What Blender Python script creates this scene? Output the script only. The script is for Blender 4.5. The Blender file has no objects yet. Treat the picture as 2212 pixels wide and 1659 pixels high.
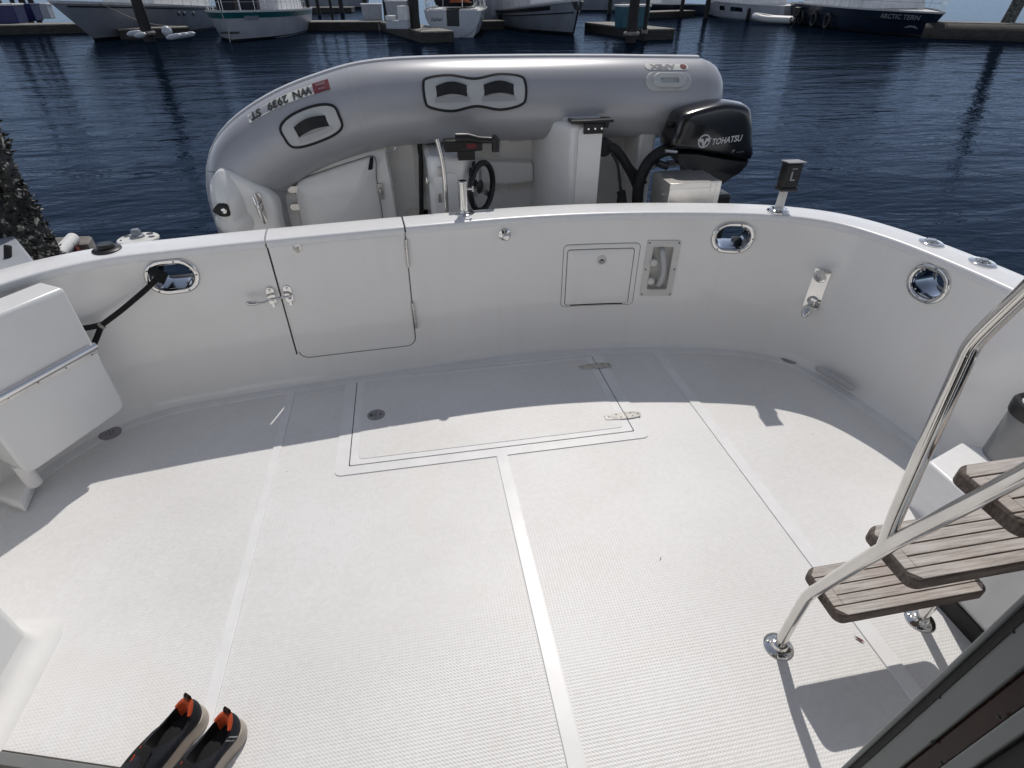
import bpy, bmesh, math, random
from mathutils import Vector, Matrix, noise
R = math.radians
SC = bpy.context.scene
random.seed(7)

# ------------------------------------------------------------------ camera, light, exposure
CAM_H, PITCH, ROLL, YAW, FOC = 1.7, .628, -.003, .175, 1181.6 / 2212
WATER_Z = -.45
SUN_DIR = Vector((.18, .54, .80)).normalized()          # towards the sun

cd = bpy.data.cameras.new('camera'); cam = bpy.data.objects.new('camera', cd)
SC.collection.objects.link(cam); SC.camera = cam
fw = Vector((math.sin(YAW)*math.cos(PITCH), math.cos(YAW)*math.cos(PITCH), -math.sin(PITCH)))
r0 = Vector((math.cos(YAW), -math.sin(YAW), 0)); u0 = r0.cross(fw)
rt = r0*math.cos(ROLL) + u0*math.sin(ROLL); up = u0*math.cos(ROLL) - r0*math.sin(ROLL)
mw = Matrix((rt, up, -fw)).transposed().to_4x4(); mw.translation = (0, 0, CAM_H)
cam.matrix_world = mw
cd.sensor_width = 36; cd.lens = 36*FOC; cd.clip_start = .02; cd.clip_end = 6000

W = bpy.data.worlds.new('World'); SC.world = W; W.use_nodes = True
nt = W.node_tree; bg = nt.nodes['Background']
sky = nt.nodes.new('ShaderNodeTexSky'); sky.sky_type = 'NISHITA'; sky.sun_disc = False
sky.sun_elevation = math.asin(SUN_DIR.z); sky.sun_rotation = math.atan2(SUN_DIR.x, SUN_DIR.y)
sky.air_density = .9; sky.dust_density = .03; sky.ozone_density = 2.0; sky.altitude = 4500
hs = nt.nodes.new('ShaderNodeHueSaturation'); hs.inputs['Saturation'].default_value = .45
nt.links.new(sky.outputs[0], hs.inputs['Color']); nt.links.new(hs.outputs[0], bg.inputs[0]); bg.inputs[1].default_value = .15
sd = bpy.data.lights.new('sun', 'SUN'); sd.energy = 2.4; sd.angle = R(.53); sd.color = (1, .95, .885)
so = bpy.data.objects.new('sun', sd); SC.collection.objects.link(so)
so.rotation_euler = (-SUN_DIR).to_track_quat('-Z', 'Y').to_euler(); so.location = (2, 6, 9)
vs = SC.view_settings; vs.view_transform = 'Standard'; vs.look = 'None'; vs.exposure = .04; vs.gamma = 1
SC.cycles.max_bounces = 10; SC.cycles.sample_clamp_indirect = 6

# ------------------------------------------------------------------ sight lines: a bearing in the photo meets a real plane
def ray(x, y):
    return fw + rt*((x-1106)/1181.6) - up*((y-829.5)/1181.6)
def atY(x, y, Y):
    d = ray(x, y); return Vector((0, 0, CAM_H)) + d*(Y/d.y)
def atX(x, y, X):
    d = ray(x, y); return Vector((0, 0, CAM_H)) + d*(X/d.x)
def atZ(x, y, Z):
    d = ray(x, y); return Vector((0, 0, CAM_H)) + d*((Z-CAM_H)/d.z)
SLOPE = .02
def zf(y): return -SLOPE*y
def deck(x, y, dz=0):
    d = ray(x, y); t = (CAM_H-dz)/(-(d.z+SLOPE*d.y)); return Vector((0, 0, CAM_H)) + d*t
def sea(x, y): return atZ(x, y, WATER_Z)

# ------------------------------------------------------------------ materials
def mat(name, col, rough=.5, metal=0, spec=.5, coat=0, bump=None, var=None, coords='Object'):
    m = bpy.data.materials.new(name); m.use_nodes = True
    n = m.node_tree.nodes; l = m.node_tree.links; b = n['Principled BSDF']
    b.inputs['Base Color'].default_value = (*col, 1); b.inputs['Roughness'].default_value = rough
    b.inputs['Metallic'].default_value = metal; b.inputs['Specular IOR Level'].default_value = spec
    b.inputs['Coat Weight'].default_value = coat; b.inputs['Coat Roughness'].default_value = .06
    tc = n.new('ShaderNodeTexCoord')
    if var:                                               # (scale, dark factor, detail)
        t = n.new('ShaderNodeTexNoise'); t.inputs['Scale'].default_value = var[0]; t.inputs['Detail'].default_value = var[2] if len(var) > 2 else 4
        l.new(tc.outputs[coords], t.inputs['Vector'])
        r_ = n.new('ShaderNodeValToRGB'); r_.color_ramp.elements[0].position = .35; r_.color_ramp.elements[1].position = .65
        r_.color_ramp.elements[0].color = (*[c*var[1] for c in col], 1); r_.color_ramp.elements[1].color = (*col, 1)
        l.new(t.outputs['Fac'], r_.inputs[0]); l.new(r_.outputs[0], b.inputs['Base Color'])
    if bump:                                              # (scale, strength, distance)
        t = n.new('ShaderNodeTexNoise'); t.inputs['Scale'].default_value = bump[0]; t.inputs['Detail'].default_value = 3
        l.new(tc.outputs[coords], t.inputs['Vector'])
        bp = n.new('ShaderNodeBump'); bp.inputs['Strength'].default_value = bump[1]; bp.inputs['Distance'].default_value = bump[2]
        l.new(t.outputs['Fac'], bp.inputs['Height']); l.new(bp.outputs[0], b.inputs['Normal'])
    return m

M = {}
M['gel'] = mat('white_gelcoat', (.93, .915, .885), .10, spec=.5, coat=.3, var=(1.7, .965), bump=(2.2, .07, .02))
def streaks(m, vec, fac, tint):                           # faint run-off marks that hang down from the rail
    n = m.node_tree.nodes; l = m.node_tree.links; b = n['Principled BSDF']; src = b.inputs['Base Color'].links[0].from_socket
    tc = n.new('ShaderNodeTexCoord'); mp = n.new('ShaderNodeMapping'); mp.inputs['Scale'].default_value = vec; l.new(tc.outputs['Object'], mp.inputs['Vector'])
    t = n.new('ShaderNodeTexNoise'); t.inputs['Scale'].default_value = 1; t.inputs['Detail'].default_value = 5; l.new(mp.outputs[0], t.inputs['Vector'])
    r_ = n.new('ShaderNodeMapRange'); r_.inputs['From Min'].default_value = .52; r_.inputs['From Max'].default_value = .72; r_.inputs['To Max'].default_value = fac; l.new(t.outputs['Fac'], r_.inputs['Value'])
    x = n.new('ShaderNodeMix'); x.data_type = 'RGBA'; l.new(r_.outputs[0], x.inputs[0]); l.new(src, x.inputs[6]); x.inputs[7].default_value = (*tint, 1); l.new(x.outputs[2], b.inputs['Base Color'])
streaks(M['gel'], (16, 16, .9), .15, (.80, .76, .69))
M['cove'] = mat('dull_cove', (.78, .775, .76), .75, spec=.1, var=(9, .95))
M['tunnel'] = mat('shaded_stainless', (.30, .34, .40), .12, 1, var=(9, .8))  # darker, bluer copy of the chrome: shade inside the pipe put into the colour
M['strip'] = mat('worn_smooth_strip', (.845, .845, .845), .36, spec=.4, var=(9, .93))
M['gel_matt'] = mat('cap_gelcoat', (.86, .86, .86), .32, var=(30, .96))
M['gel_grey'] = mat('door_gelcoat', (.84, .84, .83), .22, var=(3, .95), bump=(300, .06, .001))
M['liner'] = mat('dinghy_liner', (.92, .905, .87), .16, coat=.4, var=(5, .92))
M['liner_rough'] = mat('dinghy_floor', (.82, .79, .73), .6, var=(60, .92), bump=(260, .3, .002))
M['chrome'] = mat('polished_stainless', (.80, .79, .77), .07, 1, var=(9, .9))
M['rail'] = mat('polished_rail', (.74, .72, .69), .11, 1, var=(12, .9))
M['steel'] = mat('brushed_stainless', (.66, .65, .63), .22, 1, var=(14, .8), bump=(6, .12, .02))
M['tin'] = mat('sheet_stainless', (.90, .87, .82), .30, .75, var=(6, .82), bump=(4, .22, .03))
M['black_plastic'] = mat('black_plastic', (.012, .012, .013), .4, var=(20, .6))
M['black_gloss'] = mat('black_cowl_paint', (.006, .006, .008), .2, coat=.35, var=(4, .7))
M['rubber'] = mat('black_rubber', (.014, .014, .015), .65, var=(30, .6), bump=(60, .3, .004))
M['gap'] = mat('dark_gap', (.075, .068, .062), .8, var=(30, .7))
M['rope'] = mat('black_rope', (.008, .008, .009), .8, var=(200, .5), bump=(220, .8, .004))
M['pvc'] = mat('grey_tube_fabric', (.43, .43, .45), .36, metal=.2, var=(2.2, .93), bump=(420, .05, .001))
M['pvc_light'] = mat('light_tube_trim', (.55, .55, .56), .4, metal=.1, var=(12, .92))
M['patch'] = mat('pale_handle_patch', (.55, .56, .55), .42, var=(14, .92))
M['sticker'] = mat('white_sticker', (.75, .76, .70), .45, var=(40, .9))
M['red'] = mat('red_sticker', (.16, .012, .025), .5, var=(40, .8))
M['ink'] = mat('dark_lettering', (.035, .035, .032), .6, var=(90, .7))
M['silver_ink'] = mat('silver_lettering', (.62, .62, .62), .45, var=(60, .85))
M['pale_ink'] = mat('pale_lettering', (.35, .36, .37), .5, var=(30, .8))
M['plastic_white'] = mat('aged_white_plastic', (.74, .73, .69), .4, var=(15, .9))
M['grey_post'] = mat('grey_painted_post', (.26, .26, .26), .35, coat=.3, var=(8, .9))
M['box_grey'] = mat('grey_lid', (.30, .29, .30), .5, var=(20, .9))
M['frame_grey'] = mat('grey_door_frame', (.20, .21, .205), .4, metal=.2, var=(9, .9))
M['mahogany'] = mat('dark_varnished_wood', (.032, .010, .006), .25, spec=.25, var=(9, .4))
M['void'] = mat('dark_saloon', (.008, .007, .007), .6, var=(5, .7))
M['stain'] = mat('faint_yellow_stain', (.66, .61, .52), .3, var=(25, .96))
M['shoe_navy'] = mat('navy_knit', (.014, .016, .024), .85, var=(160, .6), bump=(500, .5, .002))
M['shoe_black'] = mat('black_knit', (.007, .006, .007), .85, var=(160, .6), bump=(500, .5, .002))
M['shoe_orange'] = mat('orange_lining', (.62, .085, .018), .75, var=(60, .75), bump=(300, .4, .002))
M['shoe_foam'] = mat('cream_foam_sole', (.50, .44, .38), .6, var=(25, .88), bump=(90, .2, .004))
M['leaf'] = mat('dry_red_leaf', (.16, .03, .02), .7, var=(60, .5))
M['speck'] = mat('dry_brown_leaf', (.09, .06, .045), .8, var=(60, .5))
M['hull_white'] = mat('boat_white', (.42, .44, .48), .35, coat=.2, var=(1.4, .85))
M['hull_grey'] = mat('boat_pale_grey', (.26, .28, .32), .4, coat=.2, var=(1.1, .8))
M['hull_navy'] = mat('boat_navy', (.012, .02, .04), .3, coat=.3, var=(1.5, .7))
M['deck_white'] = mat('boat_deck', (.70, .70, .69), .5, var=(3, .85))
M['boot'] = mat('boot_stripe', (.008, .01, .014), .5, var=(3, .7))
M['teal'] = mat('teal_paint', (.006, .10, .11), .4, var=(2.5, .75))
M['glass'] = mat('dark_window', (.006, .007, .009), .05, spec=.8, var=(3, .7))
M['canvas'] = mat('dark_blue_canvas', (.01, .012, .02), .85, var=(6, .6))
M['orange'] = mat('orange_canvas', (.35, .09, .03), .8, var=(8, .7))
M['bin_blue'] = mat('blue_tub_plastic', (.01, .014, .10), .45, var=(4, .7))
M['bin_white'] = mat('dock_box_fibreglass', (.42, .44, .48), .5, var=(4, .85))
M['bin_teal'] = mat('teal_tub_plastic', (.02, .11, .15), .45, var=(4, .75))
M['alu'] = mat('dull_aluminium', (.5, .5, .5), .35, 1, var=(10, .85))
M['line_white'] = mat('pale_mooring_line', (.38, .36, .32), .8, var=(60, .75))

def wood(name, c1, c2, c3, grain, rough=.75, dist=.006):
    m = bpy.data.materials.new(name); m.use_nodes = True; n = m.node_tree.nodes; l = m.node_tree.links; b = n['Principled BSDF']
    tc = n.new('ShaderNodeTexCoord'); mp = n.new('ShaderNodeMapping'); mp.inputs['Scale'].default_value = grain
    l.new(tc.outputs['Object'], mp.inputs['Vector'])
    t = n.new('ShaderNodeTexNoise'); t.inputs['Scale'].default_value = 1; t.inputs['Detail'].default_value = 8; t.inputs['Roughness'].default_value = .65
    l.new(mp.outputs[0], t.inputs['Vector'])
    cr = n.new('ShaderNodeValToRGB'); e = cr.color_ramp.elements
    e[0].position = .30; e[0].color = (*c1, 1); e[1].position = .72; e[1].color = (*c3, 1); k = e.new(.5); k.color = (*c2, 1)
    l.new(t.outputs['Fac'], cr.inputs[0])
    t2 = n.new('ShaderNodeTexNoise'); t2.inputs['Scale'].default_value = 5; l.new(tc.outputs['Object'], t2.inputs['Vector'])
    mx = n.new('ShaderNodeMix'); mx.data_type = 'RGBA'; mx.blend_type = 'MULTIPLY'; mx.inputs[0].default_value = .5
    l.new(cr.outputs[0], mx.inputs[6]); l.new(t2.outputs['Color'], mx.inputs[7]); 
    cr2 = n.new('ShaderNodeValToRGB'); cr2.color_ramp.elements[0].position = .3; cr2.color_ramp.elements[1].position = .7
    cr2.color_ramp.elements[0].color = (.66, .54, .44, 1); cr2.color_ramp.elements[1].color = (1, 1, 1, 1)
    l.new(t2.outputs['Fac'], cr2.inputs[0]); l.new(cr2.outputs[0], mx.inputs[7])
    l.new(mx.outputs[2], b.inputs['Base Color']); b.inputs['Roughness'].default_value = rough
    bp = n.new('ShaderNodeBump'); bp.inputs['Strength'].default_value = .6; bp.inputs['Distance'].default_value = dist
    l.new(t.outputs['Fac'], bp.inputs['Height']); l.new(bp.outputs[0], b.inputs['Normal'])
    return m
M['teak'] = wood('weathered_teak', (.28, .25, .225), (.54, .505, .475), (.70, .67, .64), (9, 150, 60), .75, .0025)
M['teak_edge'] = wood('dark_teak_edge', (.06, .045, .036), (.13, .105, .09), (.22, .18, .16), (9, 150, 60), .75, .0025)
M['plank'] = wood('grey_dock_planks', (.10, .095, .085), (.22, .21, .19), (.34, .32, .29), (1.2, 14, 14))
M['timber'] = wood('wet_dock_timber', (.012, .011, .01), (.03, .027, .024), (.06, .052, .045), (3, 3, 14))
M['pile'] = wood('creosoted_pile', (.006, .006, .006), (.017, .016, .015), (.035, .032, .028), (6, 6, 1))

def nonskid():
    m = bpy.data.materials.new('moulded_nonskid'); m.use_nodes = True; n = m.node_tree.nodes; l = m.node_tree.links; b = n['Principled BSDF']
    tc = n.new('ShaderNodeTexCoord'); sp = n.new('ShaderNodeSeparateXYZ'); l.new(tc.outputs['Object'], sp.inputs[0])
    def mth(op, a, c=None):
        k = n.new('ShaderNodeMath'); k.operation = op
        for i, v in enumerate((a, c)):
            if v is None: continue
            if isinstance(v, (int, float)): k.inputs[i].default_value = v
            else: l.new(v, k.inputs[i])
        return k.outputs[0]
    p = 2*math.pi/.0105
    sx = mth('SINE', mth('MULTIPLY', sp.outputs[0], p)); sy = mth('SINE', mth('MULTIPLY', sp.outputs[1], p))
    hgt = mth('ADD', mth('MULTIPLY', mth('MULTIPLY', sx, sy), .55), mth('MULTIPLY', sy, .45))
    t = n.new('ShaderNodeTexNoise'); t.inputs['Scale'].default_value = 1.6; t.inputs['Detail'].default_value = 6; l.new(tc.outputs['Object'], t.inputs['Vector'])
    t2 = n.new('ShaderNodeTexNoise'); t2.inputs['Scale'].default_value = 55; t2.inputs['Detail'].default_value = 3; l.new(tc.outputs['Object'], t2.inputs['Vector'])
    ad = mth('ADD', mth('MULTIPLY', t.outputs['Fac'], .65), mth('MULTIPLY', t2.outputs['Fac'], .35))
    cr = n.new('ShaderNodeValToRGB'); e = cr.color_ramp.elements
    e[0].position = .34; e[0].color = (.71, .70, .685, 1); e[1].position = .60; e[1].color = (.80, .795, .79, 1)
    l.new(ad, cr.inputs[0])
    # faint yellowed, worn areas with their own outline
    w1 = n.new('ShaderNodeTexNoise'); w1.inputs['Scale'].default_value = 1.1; w1.inputs['Detail'].default_value = 7; w1.inputs['Roughness'].default_value = .62; w1.inputs['Distortion'].default_value = .8; l.new(tc.outputs['Object'], w1.inputs['Vector'])
    wr = n.new('ShaderNodeMapRange'); wr.inputs['From Min'].default_value = .54; wr.inputs['From Max'].default_value = .68; wr.inputs['To Max'].default_value = .5; l.new(w1.outputs['Fac'], wr.inputs['Value'])
    wx = n.new('ShaderNodeMix'); wx.data_type = 'RGBA'; l.new(wr.outputs[0], wx.inputs[0]); l.new(cr.outputs[0], wx.inputs[6]); wx.inputs[7].default_value = (.72, .685, .64, 1)
    # scattered dirt specks
    v = n.new('ShaderNodeTexVoronoi'); v.inputs['Scale'].default_value = 5.5; v.inputs['Randomness'].default_value = 1; l.new(tc.outputs['Object'], v.inputs['Vector'])
    spk = n.new('ShaderNodeMath'); spk.operation = 'LESS_THAN'; l.new(v.outputs['Distance'], spk.inputs[0]); spk.inputs[1].default_value = .016
    mx = n.new('ShaderNodeMix'); mx.data_type = 'RGBA'; l.new(spk.outputs[0], mx.inputs[0]); l.new(wx.outputs[2], mx.inputs[6]); mx.inputs[7].default_value = (.30, .26, .23, 1)
    l.new(mx.outputs[2], b.inputs['Base Color'])
    b.inputs['Roughness'].default_value = .42
    bp = n.new('ShaderNodeBump'); bp.inputs['Strength'].default_value = .42; bp.inputs['Distance'].default_value = .0011
    l.new(hgt, bp.inputs['Height']); l.new(bp.outputs[0], b.inputs['Normal'])
    return m
M['nonskid'] = nonskid()

def water():
    m = bpy.data.materials.new('harbour_water'); m.use_nodes = True; n = m.node_tree.nodes; l = m.node_tree.links; b = n['Principled BSDF']
    b.inputs['Base Color'].default_value = (.004, .010, .021, 1); b.inputs['Roughness'].default_value = .03; b.inputs['IOR'].default_value = 1.33
    tc = n.new('ShaderNodeTexCoord'); last = None
    for sc_, st, dst, rot, det in ((( .9, .33, 1), .55, .13, .35, 3), ((3.4, 1.3, 1), .45, .045, -.25, 4), ((11, 6, 1), .42, .013, .6, 3)):
        mp = n.new('ShaderNodeMapping'); mp.inputs['Scale'].default_value = (sc_[1], sc_[0], 1); mp.inputs['Rotation'].default_value = (0, 0, rot)
        l.new(tc.outputs['Object'], mp.inputs['Vector'])
        t = n.new('ShaderNodeTexNoise'); t.inputs['Scale'].default_value = 1; t.inputs['Detail'].default_value = det; t.inputs['Distortion'].default_value = .6
        l.new(mp.outputs[0], t.inputs['Vector'])
        bp = n.new('ShaderNodeBump'); bp.inputs['Strength'].default_value = st; bp.inputs['Distance'].default_value = dst
        l.new(t.outputs['Fac'], bp.inputs['Height'])
        if last: l.new(last.outputs[0], bp.inputs['Normal'])
        last = bp
    b.inputs['Specular IOR Level'].default_value = 0; l.new(last.outputs[0], b.inputs['Normal'])
    gl = n.new('ShaderNodeBsdfGlossy'); gl.inputs['Color'].default_value = (.22, .27, .345, 1); gl.inputs['Roughness'].default_value = .035; l.new(last.outputs[0], gl.inputs['Normal'])
    fr = n.new('ShaderNodeFresnel'); fr.inputs['IOR'].default_value = 1.30; l.new(last.outputs[0], fr.inputs['Normal'])
    ms = n.new('ShaderNodeMixShader'); l.new(fr.outputs[0], ms.inputs[0]); l.new(b.outputs[0], ms.inputs[1]); l.new(gl.outputs[0], ms.inputs[2])
    l.new(ms.outputs[0], n['Material Output'].inputs['Surface'])
    return m
M['water'] = water()

def barnacle():
    m = bpy.data.materials.new('mussel_crust'); m.use_nodes = True; n = m.node_tree.nodes; l = m.node_tree.links; b = n['Principled BSDF']
    tc = n.new('ShaderNodeTexCoord'); v = n.new('ShaderNodeTexNoise'); v.inputs['Scale'].default_value = 26; v.inputs['Detail'].default_value = 6; l.new(tc.outputs['Object'], v.inputs['Vector'])
    cr = n.new('ShaderNodeValToRGB'); e = cr.color_ramp.elements
    e[0].position = .38; e[0].color = (.010, .010, .012, 1); e[1].position = .64; e[1].color = (.40, .39, .34, 1); k = e.new(.58); k.color = (.03, .03, .022, 1)
    l.new(v.outputs['Fac'], cr.inputs[0]); l.new(cr.outputs[0], b.inputs['Base Color']); b.inputs['Roughness'].default_value = .5
    return m
M['barnacle'] = barnacle()

# ------------------------------------------------------------------ mesh building
class MB:
    def __init__(s): s.v = []; s.f = []
    def add(s, vs, fs):
        o = len(s.v); s.v += [Vector(v) for v in vs]; s.f += [tuple(i+o for i in f) for f in fs]; return s
    def box(s, lo, hi, mtx=None):
        x0, y0, z0 = lo; x1, y1, z1 = hi
        vs = [Vector(p) for p in ((x0,y0,z0),(x1,y0,z0),(x1,y1,z0),(x0,y1,z0),(x0,y0,z1),(x1,y0,z1),(x1,y1,z1),(x0,y1,z1))]
        if mtx: vs = [mtx @ v for v in vs]
        return s.add(vs, [(3,2,1,0),(4,5,6,7),(0,1,5,4),(1,2,6,5),(2,3,7,6),(3,0,4,7)])
    def hexa(s, bot, top):                                # four corners below, four above
        return s.add(list(bot)+list(top), [(3,2,1,0),(4,5,6,7),(0,1,5,4),(1,2,6,5),(2,3,7,6),(3,0,4,7)])
    def prism(s, poly, vec):
        n = len(poly); vec = Vector(vec); a = [Vector(p) for p in poly]; b = [p+vec for p in a]
        return s.add(a+b, [tuple(range(n-1, -1, -1)), tuple(range(n, 2*n))]+[(i, (i+1) % n, n+(i+1) % n, n+i) for i in range(n)])
    def tube(s, pts, r, n=14, cap=True, closed=False):
        pts = [Vector(p) for p in pts]; k = len(pts); rr = r if isinstance(r, (list, tuple)) else [r]*k
        tang = []
        for i in range(k):
            a = pts[(i-1) % k] if (closed or i > 0) else pts[i]; b = pts[(i+1) % k] if (closed or i < k-1) else pts[i]
            tang.append((b-a).normalized())
        t0 = tang[0]; ref = Vector((0,0,1)) if abs(t0.z) < .9 else Vector((1,0,0)); nrm = t0.cross(ref).normalized()
        vs = []
        for i in range(k):
            t = tang[i]; nrm = (nrm - t*nrm.dot(t)).normalized(); bn = t.cross(nrm)
            for j in range(n):
                a = 2*math.pi*j/n; vs.append(pts[i] + (nrm*math.cos(a)+bn*math.sin(a))*rr[i])
        fs = []
        for i in range(k if closed else k-1):
            i2 = (i+1) % k
            for j in range(n): fs.append((i*n+j, i*n+(j+1) % n, i2*n+(j+1) % n, i2*n+j))
        if cap and not closed: fs += [tuple(range(n-1, -1, -1)), tuple((k-1)*n+j for j in range(n))]
        return s.add(vs, fs)
    def lathe(s, prof, o=(0,0,0), axis=(0,0,1), n=24, sx=1, sy=1, xdir=None):    # prof: (radius, height)
        ax = Vector(axis).normalized()
        if xdir: e1 = Vector(xdir); e1 = (e1-ax*e1.dot(ax)).normalized()
        else: e1 = ax.cross(Vector((0,0,1)) if abs(ax.z) < .9 else Vector((1,0,0))).normalized()
        e2 = ax.cross(e1); o = Vector(o); vs = []
        for r_, h_ in prof:
            for j in range(n):
                a = 2*math.pi*j/n; vs.append(o+ax*h_+(e1*math.cos(a)*sx+e2*math.sin(a)*sy)*r_)
        k = len(prof); fs = [(i*n+j, i*n+(j+1) % n, (i+1)*n+(j+1) % n, (i+1)*n+j) for i in range(k-1) for j in range(n)]
        fs += [tuple(range(n-1, -1, -1)), tuple((k-1)*n+j for j in range(n))]
        return s.add(vs, fs)
    def grid(s, fn, nu, nv, cu=False):
        vs = [fn(i/(nu if cu else nu-1), j/(nv-1)) for i in range(nu) for j in range(nv)]
        fs = [(i*nv+j, ((i+1) % nu)*nv+j, ((i+1) % nu)*nv+j+1, i*nv+j+1) for i in range(nu if cu else nu-1) for j in range(nv-1)]
        return s.add(vs, fs)
    def sheet(s, poly, fn_top, thick):                    # flat outline (u,v) mapped onto a surface by fn_top(u,v,offset), with thickness
        n = len(poly); a = [fn_top(u, v, 0) for u, v in poly]; b = [fn_top(u, v, thick) for u, v in poly]
        cu = sum(p[0] for p in poly)/n; cv = sum(p[1] for p in poly)/n
        vs = a+b+[fn_top(cu, cv, thick)]
        return s.add(vs, [(n+i, n+(i+1) % n, 2*n) for i in range(n)]+[(i, (i+1) % n, n+(i+1) % n, n+i) for i in range(n)])
    def ring(s, outer, inner, fn, t0, t1):                # band between two outlines of equal length
        n = len(outer); vs = [fn(u, v, t0) for u, v in outer]+[fn(u, v, t1) for u, v in outer]+[fn(u, v, t1) for u, v in inner]+[fn(u, v, t0) for u, v in inner]
        fs = []
        for i in range(n):
            j = (i+1) % n
            fs += [(i, j, n+j, n+i), (n+i, n+j, 2*n+j, 2*n+i), (2*n+i, 2*n+j, 3*n+j, 3*n+i)]
        return s.add(vs, fs)

ORG = {}
def bm_fix(me):
    b = bmesh.new(); b.from_mesh(me); bmesh.ops.remove_doubles(b, verts=b.verts, dist=1e-6); bmesh.ops.recalc_face_normals(b, faces=b.faces); b.to_mesh(me); b.free()
def build(mb, name, m, parent=None, bevel=0, smooth=38, seg=2, subsurf=0):
    me = bpy.data.meshes.new(name)
    sh = ORG.get(parent.name, Vector()) if parent else Vector()
    me.from_pydata([v-sh for v in mb.v], [], mb.f); bm_fix(me)
    if smooth:
        me.polygons.foreach_set('use_smooth', [True]*len(me.polygons)); me.set_sharp_from_angle(angle=R(smooth))
    me.materials.append(M[m]); o = bpy.data.objects.new(name, me); SC.collection.objects.link(o)
    if parent:
        o.parent = parent; ORG[o.name] = sh
    if bevel:
        k = o.modifiers.new('bevel', 'BEVEL'); k.width = bevel; k.segments = seg; k.limit_method = 'ANGLE'; k.angle_limit = R(38)
    if subsurf:
        k = o.modifiers.new('subdivision', 'SUBSURF'); k.levels = subsurf; k.render_levels = subsurf
    return o
def tag(o, label, cat, group=None):
    o['label'] = label; o['category'] = cat
    if group: o['group'] = group
    return o
def thing(name, label, cat, loc, rotz=0, group=None, world=True):
    o = bpy.data.objects.new(name, None); SC.collection.objects.link(o); o.empty_display_size = .2
    o.location = loc; o.rotation_euler = (0, 0, rotz); ORG[o.name] = Vector(loc) if world else Vector()
    return tag(o, label, cat, group)
def single(mb, name, m, label, cat, group=None, **k):    # a thing that is one mesh, origin at its base
    lo = Vector((sum(v.x for v in mb.v)/len(mb.v), sum(v.y for v in mb.v)/len(mb.v), min(v.z for v in mb.v)))
    mb.v = [v-lo for v in mb.v]; o = build(mb, name, m, **k); o.location = lo; return tag(o, label, cat, group)
def structure(mb, name, m, **k):
    o = build(mb, name, m, **k); o['kind'] = 'structure'; return o

def text_mesh(txt, size, bold=.0, shear=0, spacing=1):
    c = bpy.data.curves.new('lettering', 'FONT'); c.body = txt; c.size = size; c.align_x = 'CENTER'; c.align_y = 'CENTER'; c.offset = bold
    c.shear = shear; c.space_character = spacing; c.resolution_u = 3
    o = bpy.data.objects.new('lettering', c); SC.collection.objects.link(o)
    dg = bpy.context.evaluated_depsgraph_get(); me = bpy.data.meshes.new_from_object(o.evaluated_get(dg))
    b = bmesh.new(); b.from_mesh(me); bmesh.ops.triangulate(b, faces=b.faces)
    for it in range(2): bmesh.ops.subdivide_edges(b, edges=[e for e in b.edges if e.calc_length() > size*.22], cuts=1)
    bmesh.ops.triangulate(b, faces=b.faces)
    vs = [(v.co.x, v.co.y) for v in b.verts]; b.verts.index_update(); fs = [tuple(v.index for v in f.verts) for f in b.faces]; b.free()
    bpy.data.objects.remove(o); bpy.data.meshes.remove(me); bpy.data.curves.remove(c)
    return vs, fs
def letter(mb, txt, size, fn, **k):
    vs, fs = text_mesh(txt, size, **k); return mb.add([fn(u, v) for u, v in vs], fs)
def rrect(x0, y0, x1, y1, r, n=5):
    out = []
    for cx, cy, a0 in ((x1-r, y1-r, 0), (x0+r, y1-r, 90), (x0+r, y0+r, 180), (x1-r, y0+r, 270)):
        for i in range(n+1):
            a = R(a0+90*i/n); out.append((cx+r*math.cos(a), cy+r*math.sin(a)))
    return out
def rpoly(pts, r, n=4):                                   # any convex outline with rounded corners
    out = []; k = len(pts); P = [Vector(p) for p in pts]
    for i in range(k):
        a, b, c = P[i-1], P[i], P[(i+1) % k]; d1 = (a-b).normalized(); d2 = (c-b).normalized()
        q = min(r, (a-b).length*.45, (c-b).length*.45); s_, e_ = b+d1*q, b+d2*q
        for j in range(n+1):
            t = j/n; p = s_*(1-t)**2+b*2*t*(1-t)+e_*t*t; out.append(tuple(p))
    return out
def stadium(w, h, n=10):                                  # half sizes
    r = min(w, h); out = []
    if w >= h:
        for i in range(n+1): a = R(-90+180*i/n); out.append((w-r+r*math.cos(a), r*math.sin(a)))
        for i in range(n+1): a = R(90+180*i/n); out.append((-(w-r)+r*math.cos(a), r*math.sin(a)))
    else: out = [(v, -u) for u, v in stadium(h, w, n)]
    return out
def catmull(pts, k=6, closed=False):
    P = [Vector(p) for p in pts]; n = len(P); out = []
    for i in range(n if closed else n-1):
        a = P[(i-1) % n] if (closed or i > 0) else P[i]*2-P[i+1]; b = P[i]; c = P[(i+1) % n]; d = P[(i+2) % n] if (closed or i+2 < n) else P[i+1]*2-P[i]
        for j in range(k):
            t = j/k; out.append(.5*((2*b)+(c-a)*t+(2*a-5*b+4*c-d)*t*t+(3*b-a-3*c+d)*t**3))
    if not closed: out.append(P[-1])
    return out

# ------------------------------------------------------------------ the sea
structure(MB().add([(-900, -60, WATER_Z), (1500, -60, WATER_Z), (1500, 2500, WATER_Z), (-900, 2500, WATER_Z)], [(0, 1, 2, 3)]), 'water', 'water', smooth=0)

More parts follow.
